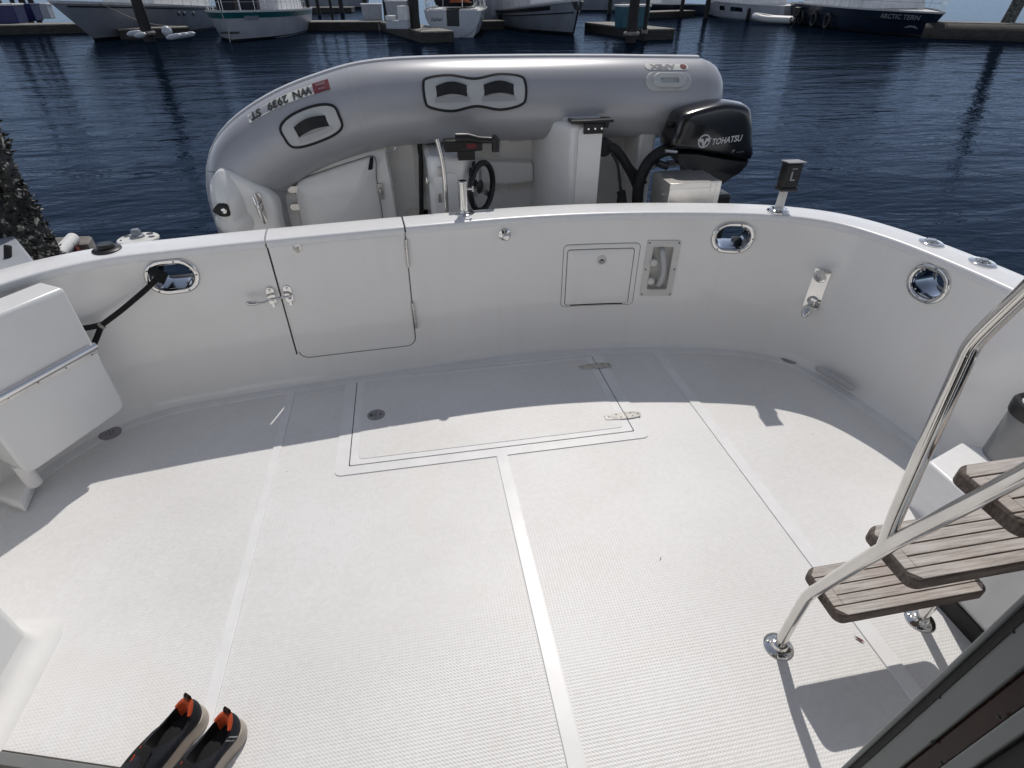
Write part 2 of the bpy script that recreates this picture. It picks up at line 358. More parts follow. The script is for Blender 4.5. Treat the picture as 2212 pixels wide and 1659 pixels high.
# ------------------------------------------------------------------ the yacht: bulwark outline in plan
plan = catmull([(-1.97,-1.0,0),(-1.96,.5,0),(-1.94,1.4,0),(-1.88,1.82,0),(-1.77,2.13,0),(-1.6,2.36,0),(-1.36,2.50,0),(-1.05,2.555,0),(-.72,2.595,0),(0,2.66,0),(.55,2.69,0),(1.0,2.665,0),
                (1.45,2.59,0),(1.80,2.49,0),(2.03,2.34,0),(2.15,2.1,0),(2.21,1.8,0),(2.235,1.45,0),(2.25,.5,0),(2.26,-1,0)], 14)
acc = [0]
for a, b in zip(plan, plan[1:]): acc.append(acc[-1]+(b-a).length)
WLEN = acc[-1]
def _loc(s):
    s = min(max(s, 0), WLEN-1e-6); lo, hi = 0, len(acc)-1
    while hi-lo > 1:
        m_ = (lo+hi)//2
        if acc[m_] <= s: lo = m_
        else: hi = m_
    return lo, (s-acc[lo])/(acc[lo+1]-acc[lo])
NRM = []
for i in range(len(plan)):
    t = (plan[min(i+1, len(plan)-1)]-plan[max(i-1, 0)]).normalized(); NRM.append(Vector((t.y, -t.x, 0)))
def wall(s, z, off=0):                                    # arc length along the bulwark, height, distance inboard
    i, f = _loc(s); p = plan[i].lerp(plan[i+1], f); n = NRM[i].lerp(NRM[i+1], f).normalized()
    return Vector((p.x+n.x*off, p.y+n.y*off, z))
def wall_n(s):
    i, f = _loc(s); return NRM[i].lerp(NRM[i+1], f).normalized()
def wall_at(x, y):                                        # sight line -> (s, z) on the bulwark
    d = ray(x, y)
    for i, (a, b) in enumerate(zip(plan, plan[1:])):
        e = b-a; den = d.x*e.y-d.y*e.x
        if abs(den) < 1e-9: continue
        t = (a.x*e.y-a.y*e.x)/den; q = (a.x*d.y-a.y*d.x)/den
        if t > 0 and -1e-6 <= q <= 1+1e-6: return acc[i]+q*e.length, CAM_H+d.z*t
    raise ValueError((x, y))
CAP_Z = .76
def oval(cx, cy, l, r_, t, b):                            # centre and half sizes on the bulwark from four edge bearings
    s0, z0 = wall_at(l, cy); s1, z1 = wall_at(r_, cy); _, zt = wall_at(cx, t); _, zb = wall_at(cx, b)
    return (s0+s1)/2, (zt+zb)/2, (s1-s0)/2, (zt-zb)/2
HAWSE = [oval(373, 596, 309, 434, 557, 635), oval(1583, 513, 1535, 1631, 478, 547), oval(2008, 613, 1955, 2061, 565, 661)]
HAWSE = [(s, z, w, h) for s, z, w, h in HAWSE]
sh = [wall_at(*p) for p in ((1399, 520), (1471, 518), (1451, 637), (1381, 640))]
SHW = (sum(p[0] for p in sh[:1]+sh[3:])/2, sum(p[1] for p in sh[2:])/2, (sh[1][0]+sh[2][0])/2, (sh[0][1]+sh[1][1])/2)
def in_hole(s, z, g=0):
    for cs, cz, w, h in HAWSE:
        d_ = .30*min(w, h); w2, h2 = w-d_+g, h-d_+g; r_ = min(w2, h2); dx = max(abs(s-cs)-(w2-r_), 0); dz = max(abs(z-cz)-(h2-r_), 0)
        if dx*dx+dz*dz < r_*r_: return True
    return False
def in_shower(s, z): return SHW[0]+.02 < s < SHW[2]-.02 and SHW[1]+.02 < z < SHW[3]-.02

yacht = thing('motor_yacht', 'white fibreglass aft cockpit of the motor yacht the photo is taken from', 'yacht', (.25, 0, -.02))

DL = wall_at(571, 513)[0]; DR = wall_at(873.5, 487)[0]
# bulwark: inner skin with real openings, cove at the foot, outer skin
mb = MB(); DS = .012; ns = int(WLEN/DS)
zs = [.728-.0125*i for i in range(61)]                      # down to -.022
prof = [(0, z) for z in zs if z > .055]; nin = len(prof)
for i in range(7):
    a = R(90*i/6); prof.append((.045*(1-math.cos(a)), .045*(1-math.sin(a))))
vs = []
SC_ = [i*DS for i in range(ns+1)]
SC_ = sorted([q for q in SC_ if abs(q-DL-.001) > .007]+[DL-.0025, DL+.0048])
ns = len(SC_)-1
for i in range(ns+1):
    s = SC_[i]; base = zf(wall(s, 0).y)
    for k, (o_, z_) in enumerate(prof): vs.append(wall(s, z_ if k < nin else base+z_, o_))
npf = len(prof); fs = []
for i in range(ns):
    for j in range(npf-1):
        s, z = (SC_[i]+SC_[i+1])/2, (prof[j][1]+prof[j+1][1])/2
        if abs(s-DL-.001) < .002 and .13 < z: continue
        if j < nin-1 and (in_hole(s, z) or in_shower(s, z)): continue
        fs.append((i*npf+j, i*npf+j+1, (i+1)*npf+j+1, (i+1)*npf+j))
mb.add(vs, fs)
build(mb, 'bulwark', 'gel', yacht, smooth=60)
mb = MB(); nz = 24; vs = []; ns2 = int(WLEN/.025)
SO = sorted([i*.025 for i in range(ns2+1) if abs(i*.025-DL-.059) > .017]+[DL+.044, DL+.074]); ns2 = len(SO)-1
for i in range(ns2+1):
    for j in range(nz+1): vs.append(wall(SO[i], .728-1.3*(j/nz)**1.6, -.13))
fs = []
for i in range(ns2):
    for j in range(nz):
        s, z = (SO[i]+SO[i+1])/2, .728-1.3*((j+.5)/nz)**1.6
        if abs(s-DL-.059) < .010 and z > .05: continue
        if not in_hole(s, z): fs.append((i*(nz+1)+j, (i+1)*(nz+1)+j, (i+1)*(nz+1)+j+1, i*(nz+1)+j+1))
build(mb.add(vs, fs), 'outer_hull', 'gel', yacht, smooth=60)

# cap rail in three lengths, cut where the transom door swings
DL = wall_at(571, 513)[0]; DR = wall_at(873.5, 487)[0]
def cap_piece(s0, s1, name, parent):
    cs = [(.012, .722), (.016, .728), (.016, .748), (.013, .7555), (.006, .7598), (-.004, .7605), (-.07, .764), (-.138, .7605), (-.148, .756), (-.151, .747), (-.151, .71)]
    n = max(3, int((s1-s0)/.03)); k = len(cs)
    vs = [wall(s0+(s1-s0)*i/n, z, o) for i in range(n+1) for o, z in cs]
    fs = [(i*k+j, i*k+(j+1) % k, (i+1)*k+(j+1) % k, (i+1)*k+j) for i in range(n) for j in range(k)]+[tuple(range(k)), tuple(n*k+j for j in range(k))]
    return build(MB().add(vs, fs), name, 'gel_matt', parent, smooth=50)
cap_piece(0, DL-.004, 'cap_rail', yacht); cap_piece(DR+.005, WLEN, 'cap_rail', yacht)
build(MB().add([wall(s, .735, o) for s in (DL-.01, DL+.01) for o in (.01, -.145)], [(0, 1, 3, 2)]).add([wall(s, .735, o) for s in (DR-.01, DR+.01) for o in (.01, -.145)], [(0, 1, 3, 2)]), 'cap_gap', 'gap', yacht)

# transom door
p1, p2, p3, p4 = (DL+.0045, .722), (DR-.004, .722), wall_at(898, 744), wall_at(650, 773)
def hw(u, v, o): return wall(u, v, o+.001)
bl = [q for q in rpoly([(p1[0], .72), p4, p3, (p2[0], .72)], .055, 6)][7:21]
poly = [p1]+bl+[p2]
def densify(pl, st):
    o = []
    for a, b in zip(pl, pl[1:]+pl[:1]):
        k = max(1, int(math.hypot(b[0]-a[0], b[1]-a[1])/st)); o += [(a[0]+(b[0]-a[0])*i/k, a[1]+(b[1]-a[1])*i/k) for i in range(k)]
    return o
pd = densify(poly, .03)
cx = sum(q[0] for q in pd)/len(pd); cz = sum(q[1] for q in pd)/len(pd)
def shrink(pl, d):
    k = len(pl); o = []
    for i in range(k):
        a, b, c = Vector(pl[i-1]), Vector(pl[i]), Vector(pl[(i+1) % k]); t = (c-a).normalized(); n_ = Vector((-t.y, t.x))
        q = b+n_*d
        o.append(tuple(q))
    return o
area = sum(a[0]*b[1]-b[0]*a[1] for a, b in zip(pd, pd[1:]+pd[:1]))
sg = 1 if area > 0 else -1
door_n = 18
def door_panel(pl, fn, thick, inset, edge):               # panel with a rounded rim built as concentric rings on the curved wall
    rings = [(0, 0), (0, thick*.5), (edge*.3, thick*.85), (edge, thick)]
    L = []
    for d, t in rings: L.append([fn(u, v, t) for u, v in shrink(pl, sg*d)])
    k = len(pl); inner = shrink(pl, sg*edge); c = (sum(q[0] for q in inner)/k, sum(q[1] for q in inner)/k)
    for f in (.75, .5, .25): L.append([fn(c[0]+(u-c[0])*f, c[1]+(v-c[1])*f, thick) for u, v in inner])
    vs = [v for r_ in L for v in r_]+[fn(c[0], c[1], thick)]; fs = []
    for a in range(len(L)-1):
        for i in range(k): fs.append((a*k+i, a*k+(i+1) % k, (a+1)*k+(i+1) % k, (a+1)*k+i))
    a = len(L)-1
    for i in range(k): fs.append((a*k+i, a*k+(i+1) % k, len(vs)-1))
    return MB().add(vs, fs)
door = build(door_panel(pd, wall, .006, 0, .008), 'transom_door', 'gel', yacht, smooth=50)
k_ = len(pd); ringi = [i for i in range(k_)]
go_, gi_ = shrink(pd, -sg*.005), shrink(pd, sg*.004)
m_ = MB(); vs = []
for i in range(k_):
    j = (i+1) % k_
    if pd[i][1] > .13 and pd[j][1] > .13 and max(pd[i][0], pd[j][0]) < (DL+DR)/2: continue
    m_.add([wall(*go_[i], .0012), wall(*go_[j], .0012), wall(*gi_[j], .0012), wall(*gi_[i], .0012)], [(0, 1, 2, 3)])
build(m_, 'door_gap', 'gap', yacht)
build(MB().add([wall(s_, z_, -.03) for s_ in (DL-.06, DL+.003) for z_ in (.1, .725)], [(0, 1, 3, 2)]), 'slit_backing', 'gap', yacht, smooth=0)  # dark strip painted in behind the open slit, standing in for its shade
cap_piece(DL+.004, DR-.004, 'door_cap', door)
# hinges of the door
for ya, yb in (((876, 515), (881.5, 575)), ((890, 652), (899, 706))):
    a, b = wall_at(*ya), wall_at(*yb); m_ = MB().tube([wall(a[0], a[1], .012), wall(b[0], b[1], .012)], .0075, 10)
    for t in (.33, .66): q = (a[0]+(b[0]-a[0])*t, a[1]+(b[1]-a[1])*t); m_.lathe([(.0085, -.002), (.0085, .002)], wall(q[0], q[1], .012), (0, 0, 1), 10)
    build(m_, 'hinge', 'steel', door)
# small catch near the top of the door
s, z = wall_at(640, 528); m_ = MB().sheet(rrect(s-.018, z-.026, s+.018, z+.026, .004, 2), wall, .010)
m_.box((-.012, -.004, -.02), (.012, .016, -.008), Matrix.Translation(wall(s, z, .012)))
build(m_, 'catch', 'chrome', door, bevel=.0015)
s, z = wall_at(643, 540); build(MB().lathe([(.010, 0), (.010, .009), (.004, .012)], wall(s, z, .006), -Vector((0, 1, 0)), 16), 'brass_stop', 'stain', door)
# lever latch
la, lb = wall_at(586, 638), wall_at(623, 634)
m_ = MB()
for (s, z) in (la, lb): m_.sheet([(s+u, z+v) for u, v in stadium(.0195, .048)], wall, .011)
build(m_, 'latch_plate', 'chrome', door, bevel=.002)
m_ = MB(); P0, P1 = wall(lb[0], lb[1], .035), wall(la[0], la[1], .04)
s, z = wall_at(560, 645); P2 = wall(s, z, .05); s, z = wall_at(533, 645); P3 = wall(s, z, .05)
m_.tube([wall(lb[0]+.012, lb[1]-.006, .022), P0, P1, P1.lerp(P2, .5)+Vector((0, 0, -.006)), P2], .0065, 10)
m_.tube([P2, P2.lerp(P3, .15), P2.lerp(P3, .9), P3], [.0065, .0115, .0115, .005], 12)
for q in (la, lb): m_.box((-.006, -.012, -.03), (.006, .012, .004), Matrix.Translation(wall(q[0]+.004, q[1]-.02, .02)))
build(m_, 'latch_lever', 'chrome', door)
m_ = MB()
for q in (la, lb):
    for dz in (.034, -.034): m_.lathe([(.0065, 0), (.006, .002), (.002, .0035)], wall(q[0], q[1]+dz, .011), wall_n(q[0]), 10)
build(m_, 'latch_screw', 'steel', door)

# round chrome knob
s, z = wall_at(1090, 506); n_ = wall_n(s)
build(MB().lathe([(.032, 0), (.032, .004), (.026, .008), (.012, .012), (.012, .03), (.017, .033), (.017, .05), (.012, .054)], wall(s, z), n_, 24), 'shower_knob', 'chrome', yacht)

# locker door with moulded surround
lo_ = [wall_at(*p) for p in ((1218, 530), (1380, 525), (1369, 655), (1212, 664))]; li_ = [wall_at(*p) for p in ((1226, 541), (1371, 535), (1354, 650.5), (1220, 660))]
def box4(q): return (q[0][0]+q[3][0])/2, (q[2][1]+q[3][1])/2, (q[1][0]+q[2][0])/2, (q[0][1]+q[1][1])/2
a0, b0, a1, b1 = box4(lo_); o_ = densify(rrect(a0, b0, a1, b1, .022, 5), .03); n__ = len(o_)
area = sum(a[0]*b[1]-b[0]*a[1] for a, b in zip(o_, o_[1:]+o_[:1])); sg = 1 if area > 0 else -1
build(door_panel(o_, wall, .0045, 0, .006), 'locker_surround', 'gel', yacht, smooth=50)
build(MB().ring(shrink(o_, -sg*.003), shrink(o_, sg*.001), wall, .0004, .001), 'surround_seal', 'frame_grey', yacht)
a0, b0, a1, b1 = box4(li_); i_ = densify(rrect(a0, b0, a1, b1, .012, 4), .03)
lock = build(door_panel(i_, lambda u, v, o: wall(u, v, o+.0045), .005, 0, .004), 'locker_door', 'gel', yacht, smooth=50)
build(MB().ring(shrink(i_, -sg*.0035), shrink(i_, sg*.002), wall, .0046, .0052), 'locker_gap', 'gap', yacht)
build(MB().add([wall(a0+.03+(a1-a0-.06)*i/6, b0-.001+d, .0105) for d in (-.004, .003) for i in range(7)], [(i, i+1, 8+i, 7+i) for i in range(6)]), 'bottom_hinge', 'mahogany', lock)
s, z = wall_at(1299, 560); n_ = wall_n(s)
build(MB().lathe([(.027, 0), (.027, .004), (.024, .006), (.019, .006), (.018, .003), (.002, .003)], wall(s, z, .0095), n_, 28), 'ring_pull', 'plastic_white', lock)
m_ = MB().sheet([(s+u, z+v) for u, v in stadium(.009, .006)], lambda u, v, o: wall(u, v, o+.0126), .0006)
build(m_, 'pull_slot', 'gap', lock)
build(MB().tube([wall(s+.012*math.cos(R(a)), z-.003+.013*math.sin(R(a)), .0145) for a in range(-200, 21, 20)], .0022, 8), 'pull_ring', 'box_grey', lock)

# shower box: recessed pan behind a screwed frame
a0, b0, a1, b1 = SHW
o_ = rrect(a0, b0, a1, b1, .008, 3); i_ = rrect(a0+.022, b0+.022, a1-.022, b1-.022, .006, 3)
m_ = MB().ring(o_, i_, wall, 0, .007)
ii = rrect(a0+.034, b0+.04, a1-.034, b1-.034, .01, 3)
m_.ring(ii, i_, wall, -.034, .0069); m_.add([wall(u, v, -.034) for u, v in ii], [tuple(range(len(ii)))])
shower = build(m_, 'shower_box', 'plastic_white', yacht, smooth=30)
m_ = MB()
for u in (a0+.011, a1-.011):
    for v in (b0+.012, (b0+b1)/2, b1-.012): m_.lathe([(.0055, 0), (.005, .0015), (.001, .003)], wall(u, v, .007), wall_n(u), 10)
build(m_, 'frame_screw', 'frame_grey', shower)
for px in ((1411.6, 566), (1405, 606)):
    s, z = wall_at(*px); n_ = wall_n(s)
    build(MB().lathe([(.017, -.033), (.017, -.012), (.020, -.018), (.020, .014), (.016, .018)], wall(s, z), n_, 20), 'tap_knob', 'plastic_white', shower)
qa, qb, qc = wall_at(1431, 545), wall_at(1429, 585), wall_at(1419, 616)
build(MB().tube(catmull([wall(qa[0], qa[1]+.012, -.03), wall(qa[0], qa[1], .002), wall(qb[0]+.008, qb[1], .012), wall(qc[0]+.01, qc[1]+.01, .002), wall(qc[0], qc[1], -.03)], 6), [.015]*5+[.0165]*15+[.015]*5, 14), 'shower_head', 'pvc_light', shower)

# hawse pipes: polished flange, real tunnel through the bulwark
for (cs, cz, w, h) in HAWSE:
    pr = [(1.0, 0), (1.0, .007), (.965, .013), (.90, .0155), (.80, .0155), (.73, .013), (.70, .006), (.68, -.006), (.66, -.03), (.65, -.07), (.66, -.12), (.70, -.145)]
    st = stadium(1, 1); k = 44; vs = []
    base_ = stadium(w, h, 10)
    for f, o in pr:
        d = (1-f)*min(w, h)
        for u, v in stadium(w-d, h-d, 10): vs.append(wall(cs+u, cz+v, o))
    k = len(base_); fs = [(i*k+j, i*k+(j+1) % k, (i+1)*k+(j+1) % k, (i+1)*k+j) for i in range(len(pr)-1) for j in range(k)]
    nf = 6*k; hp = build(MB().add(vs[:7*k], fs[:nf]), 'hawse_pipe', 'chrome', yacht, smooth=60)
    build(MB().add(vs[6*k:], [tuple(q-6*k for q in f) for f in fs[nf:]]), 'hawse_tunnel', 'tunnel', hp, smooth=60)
    m_ = MB(); d = .15*min(w, h)
    for i in (1, 5, 10, 14, 19): 
        u, v = stadium(w-d, h-d, 10)[i]; m_.lathe([(.0045, 0), (.004, .002), (.001, .003)], wall(cs+u, cz+v, .0155), wall_n(cs), 8)
    build(m_, 'flange_screw', 'frame_grey', hp)

# vertical horn cleat on the starboard quarter
ca, cb = wall_at(1774, 583), wall_at(1757, 664); n_ = wall_n(ca[0])
s = (ca[0]+cb[0])/2
m_ = MB().sheet(rrect(s-.040, cb[1]-.006, s+.040, ca[1]+.006, .005, 2), wall, .008)
for z, dz in ((ca[1]-.035, .5), (cb[1]+.035, -.55)):
    d = (n_+Vector((0, 0, dz))).normalized()
    m_.lathe([(q_*1.3, h_*1.22) for q_, h_ in ((.023, 0), (.022, .004), (.014, .01), (.012, .022), (.014, .03), (.021, .042), (.0225, .055), (.019, .072), (.011, .088), (.002, .096))], wall(s, z, .006), d, 22)
build(m_, 'horn_cleat', 'chrome', yacht)

# freeing-port lip low on the starboard side
fa, fb = wall_at(1781, 772)[0], wall_at(1862, 838)[0]
def lip(s_, o_, dz): q = wall(s_, 0, o_); q.z = zf(q.y)+dz; return q
m_ = MB().tube([lip(fa+(fb-fa)*t, .052, .05) for t in (0, .04, .1, .3, .5, .7, .9, .96, 1)], [.006, .014, .017, .018, .018, .018, .017, .014, .006], 12)
build(m_, 'freeing_port_lip', 'pvc_light', yacht)

# fittings on top of the cap
def cap_pt(x, y): return atZ(x, y, CAP_Z)
p = cap_pt(232, 541)
m_ = MB().lathe([(.058, .001), (.058, .008), (.05, .013), (.034, .014), (.034, .026), (.03, .031)], p, (0, 0, 1), 28)
build(m_, 'rod_holder_cap', 'black_plastic', yacht)
for x, y in ((2010.7, 527), (2120.6, 570)):
    p = cap_pt(x, y)
    rh = build(MB().lathe([(.05, .001), (.05, .007), (.042, .012), (.03, .012), (.026, .004), (.002, .004)], p, (0, 0, 1), 26, 1.15, .9), 'rod_holder', 'chrome', yacht)
    build(MB().lathe([(.022, .006), (.022, .016), (.016, .022)], p, (0, 0, 1), 18), 'rod_holder_plug', 'steel', rh)
# telescoping stand-off post that steadies the dinghy
p = cap_pt(1003, 462)
m_ = MB().lathe([(.052, 0), (.052, .006), (.044, .010), (.030, .012), (.030, .016)], p, (0, 0, 1), 26)
m_.lathe([(.021, .012), (.021, .15), (.025, .152), (.025, .162), (.02, .166)], p, (0, 0, 1), 22)
post = build(m_, 'standoff_post', 'chrome', yacht)
build(MB().tube([p+Vector((.02, -.004, .125)), p+Vector((.05, -.006, .125))], .005, 8).tube([p+Vector((.05, -.006, .112)), p+Vector((.05, -.006, .140))], .006, 8), 'locking_pin', 'chrome', post)

# ------------------------------------------------------------------ cockpit sole
SX = [(-.769, -.731), (.247, .298), (1.291, 1.344)]         # smooth strips between the moulded panels
mb = MB(); floor = []
for i in range(0, len(plan)): floor.append(plan[i]+NRM[i]*.0)
pts = [Vector((p.x, p.y, zf(p.y))) for p in plan]
vs = []; fs = []
for i, p in enumerate(pts):
    c = Vector((.25, min(p.y, 1.2), 0)); 
    for f in (1, .66, .33, 0):
        q = c.lerp(p, f); vs.append((q.x, q.y, zf(q.y)))
for i in range(len(pts)-1):
    for j in range(3): fs.append((i*4+j, (i+1)*4+j, (i+1)*4+j+1, i*4+j+1))
build(MB().add(vs, fs), 'cockpit_sole', 'nonskid', yacht, smooth=30)
def lay(x0, y0, x1, y1, z, name, m, th=.003, parent=None, r=.0, bevel=.0008):
    pl = rrect(x0, y0, x1, y1, r, 5) if r else [(x0, y0), (x1, y0), (x1, y1), (x0, y1)]
    return build(MB().sheet(pl, lambda u, v, o: Vector((u, v, zf(v)+z-th+o)), th), name, m, parent or yacht, bevel=bevel)
HX0, HY0, HX1, HY1 = -.411, 1.866, .926, 2.562
for i, (x0, x1) in enumerate(SX):
    y1 = [2.52, HY0-.055, 2.56][i]; lay(x0, -.9, x1, y1, .0055, 'smooth_strip', 'strip', .0065, bevel=.002)
# smooth margin that follows the foot of the bulwark
vs = []; n_ = int(WLEN/.03)
for i in range(n_+1):
    for o in (.0, .03, .085, .0865):
        q = wall(i*.03, 0, o); q.z = zf(q.y)+(.003 if o < .086 else -.001); vs.append(q)
build(MB().add(vs, [(i*4+j, i*4+j+1, (i+1)*4+j+1, (i+1)*4+j) for i in range(n_) for j in range(3)]), 'sole_margin', 'strip', yacht)
# floor hatch
o_ = rrect(HX0-.06, HY0-.055, HX1+.06, HY1+.03, .03, 4); i_ = rrect(HX0-.0025, HY0-.0025, HX1+.0025, HY1+.0025, .008, 4)
fnz = lambda u, v, o: Vector((u, v, zf(v)+o))
build(MB().ring(o_, i_, fnz, -.001, .0042), 'hatch_surround', 'strip', yacht)
build(MB().sheet(i_, fnz, .0012), 'hatch_gap', 'gap', yacht, smooth=0)
hatch = build(MB().sheet(rrect(HX0+.002, HY0+.002, HX1-.002, HY1-.002, .008, 4), fnz, .0055), 'floor_hatch', 'strip', yacht, bevel=.0015)
build(MB().sheet(rrect(HX0+.04, HY0+.035, HX1-.04, HY1-.035, .02, 4), lambda u, v, o: fnz(u, v, o+.005), .0025), 'hatch_panel', 'nonskid', hatch, bevel=.001)
p = deck(812.5, 896, .008)
fl_ = build(MB().lathe([(.044, -.002), (.044, .001), (.041, .0022), (.036, .0018), (.002, .0018)], p, (0, .02, 1), 30), 'flush_latch', 'box_grey', hatch)
build(MB().sheet([(u, v) for u, v in rrect(-.027, -.006, .005, .006, .003, 2)], lambda u, v, o: p+Vector((u, v, .002+o)), .0012).sheet(rrect(-.004, -.022, .004, .022, .003, 2), lambda u, v, o: p+Vector((u, v, .0021+o)), .0018), 'latch_handle', 'frame_grey', fl_)
build(MB().sheet(rrect(-.032, -.012, -.012, .012, .008, 3), lambda u, v, o: p+Vector((u, v, .0019+o)), .0005), 'latch_slot', 'gap', fl_)
build(MB().lathe([(.006, 0), (.004, .001)], p+Vector((.022, 0, .0022)), (0, 0, 1), 10), 'latch_lock', 'gap', fl_)
for x, y in ((1284, 791), (1347, 898)):
    p = deck(x, y, .008); p.x = HX1
    shp = [(-.118, -.013), (-.105, -.019), (-.05, -.024), (0, -.027), (.05, -.024), (.078, -.016), (.085, 0), (.078, .016), (.05, .024), (0, .027), (-.05, .024), (-.105, .019), (-.118, .013)]
    h_ = build(MB().sheet(shp, lambda u, v, o: Vector((p.x+u*.92, p.y+v, zf(p.y+v)+.0075+o)), .003).tube([p+Vector((0, -.026, .0028)), p+Vector((0, .026, .0028))], .004, 10), 'strap_hinge', 'steel', hatch, bevel=.001)
    m_ = MB()
    for u, v in ((-.095, 0), (-.05, .012), (-.03, -.012), (.03, .012), (.035, -.012), (.068, 0)): m_.lathe([(.005, 0), (.004, .0012), (.001, .002)], p+Vector((u*.92, v, .0025)), (0, 0, 1), 8)
    build(m_, 'hinge_screw', 'frame_grey', h_)
for x, y in ((238, 936), (1707, 776)):
    p = deck(x, y, .003)
    dr = build(MB().lathe([(.049, -.002), (.049, .0015), (.045, .003), (.002, .003)], p, (0, .02, 1), 30), 'deck_drain', 'box_grey', yacht)
    m_ = MB()
    for k in range(7):
        a = k*math.pi/3; rr_ = 0 if k == 6 else .016; m_.lathe([(.0042, 0), (.0038, .0004)], p+Vector((rr_*math.cos(a), rr_*math.sin(a), .0031)), (0, 0, 1), 10)
    build(m_, 'drain_hole', 'gap', dr)

# side boarding door standing open on the port side
c0 = Vector((-1.405, 2.262, 0)); dv = Vector((-.5446, -.8387, 0))
WD = .45
def sd_fn(u, v, o):                                       # u along the panel, v height, o towards the camera side
    nn = Vector((.8387, -.5446, 0)); return c0+dv*u+nn*o+Vector((0, 0, v))
m_ = MB(); pl = [(0, .74)]+rpoly([(0, .74), (0, .135), (WD, .11), (WD, .74)], .045, 5)[6:18]+[(WD, .74)]
m_.sheet(pl, lambda u, v, o: sd_fn(u, v, o-.13), .13)
sdoor = build(m_, 'side_door', 'gel_grey', yacht, bevel=.012, seg=3)
m_ = MB().tube([sd_fn(-.003, .468, .004), sd_fn(WD+.003, .456, .004)], .0165, 16)
build(m_, 'rubbing_strip', 'chrome', sdoor)
m_ = MB().sheet([(-.002, .441), (WD, .429), (WD, .448), (-.002, .460)], sd_fn, .012); build(m_, 'piano_hinge', 'steel', sdoor)
m_ = MB()
for k in range(4): m_.lathe([(.004, 0), (.003, .002)], sd_fn(.03+k*.11, .445, .012), (.8387, -.5446, 0), 8)
build(m_, 'hinge_screw', 'frame_grey', sdoor)
m_ = MB().tube([sd_fn(WD-.03, .0, -.09), sd_fn(WD-.03, .12, -.09)], .03, 16); build(m_, 'door_foot', 'gel', sdoor)
m_ = MB().prism([deck(-40, 1075), deck(60, 1110), deck(80, 1062), deck(20, 1010), deck(-60, 980)], (0, 0, .05)); build(m_, 'step_plinth', 'gel', yacht, bevel=.015, seg=3)

# port locker, its coved foot
m_ = MB().box((-1.9, .1, -.02), (-1.366, 1.222, .62)); build(m_, 'port_locker', 'gel_grey', yacht, bevel=.035, seg=4)
vs = []; pth = [(-1.366, .1), (-1.366, 1.16), (-1.372, 1.2), (-1.40, 1.225), (-1.9, 1.225)]
def off(pth, d):
    o = []
    for i, p in enumerate(pth):
        a = Vector(pth[max(i-1, 0)]); b = Vector(pth[min(i+1, len(pth)-1)]); t = (b-a).normalized(); o.append((p[0]+t.y*d, p[1]-t.x*d))
    return o
cv = [(.0, .06), (.006, .035), (.018, .016), (.04, .007), (.075, .004), (.078, -.002)]
L = []
for d, z in cv:
    q = [(-1.366+d, .1), (-1.366+d, 1.19+d*.3), (-1.372+d*.9, 1.205+d*.7), (-1.39+d*.55, 1.222+d*.95), (-1.43, 1.225+d), (-1.9, 1.225+d)]
    L += [Vector((x, y, zf(y)+z)) for x, y in q]
build(MB().add(L, [(i*6+j, i*6+j+1, (i+1)*6+j+1, (i+1)*6+j) for i in range(len(cv)-1) for j in range(5)]), 'locker_cove', 'cove', yacht, smooth=70)
# door sill near the saloon
a, b = deck(-60, 1618), deck(330, 1676); d = (b-a).normalized(); q = Vector((-d.y, d.x, 0))*-1
if q.y > 0: q = -q
m_ = MB().hexa([a, b, b+q*.35, a+q*.35], [a+Vector((0,0,.02)), b+Vector((0,0,.02)), b+q*.35+Vector((0,0,.02)), a+q*.35+Vector((0,0,.02))]); sill = build(m_, 'door_sill', 'frame_grey', yacht, bevel=.004)
z_ = Vector((0, 0, .0215)); build(MB().add([a+q*.03+d*.02+z_, a+q*.03+d*.6+z_, a+q*.04+d*.6+z_, a+q*.04+d*.02+z_], [(0, 1, 2, 3)]), 'sill_groove', 'gap', sill)
build(MB().add([a-q*.008+Vector((0, 0, .002)), b-q*.008+Vector((0, 0, .002)), b+q*.002+Vector((0, 0, .002)), a+q*.002+Vector((0, 0, .002))], [(0, 1, 2, 3)]), 'sill_seal', 'gap', sill)

# starboard step box, saloon side locker, bulkhead behind the ladder
m_ = MB().prism([(1.865, .86, .2), (1.865, 1.24, .2), (2.09, 1.315, .2), (2.18, 1.25, .2), (2.24, 1.0, .2), (2.24, .86, .2)], (0, 0, -.24)); build(m_, 'step_box', 'gel_matt', yacht, bevel=.012, seg=3)
m_ = MB().box((1.626, -.9, -.03), (2.24, .845, .9)); build(m_, 'saloon_side', 'gel_grey', yacht, bevel=.01)
m_ = MB().box((1.616, -.9, -.03), (1.6255, .843, .055)); build(m_, 'side_kickboard', 'rubber', yacht, bevel=.002)
m_ = MB().box((.62, -.05, -.03), (2.6, .02, 2.3)); build(m_, 'saloon_bulkhead', 'gel_grey', yacht)
build(MB().box((-2.3, -.05, -.03), (-.62, .02, 2.3)), 'saloon_bulkhead', 'gel_grey', yacht)
build(MB().box((-2.4, -1.7, 2.3), (2.4, .28, 2.42)), 'added_overhang', 'gel_grey', yacht, bevel=.03)  # unseen roof, added so the chrome reflects something dark from above
build(MB().box((-2.2, -1.7, -.05), (2.2, -1.6, 2.3)).box((-.9, -1.6, -.05), (-.8, -.06, 2.3)), 'dark_backdrop', 'void', yacht)  # unseen black box added behind the camera for dark bands in the chrome
build(MB().box((.75, .021, .75), (2.5, .03, 2.1)), 'added_window', 'glass', yacht)  # unseen dark pane, added to give the rails a black reflected stripe
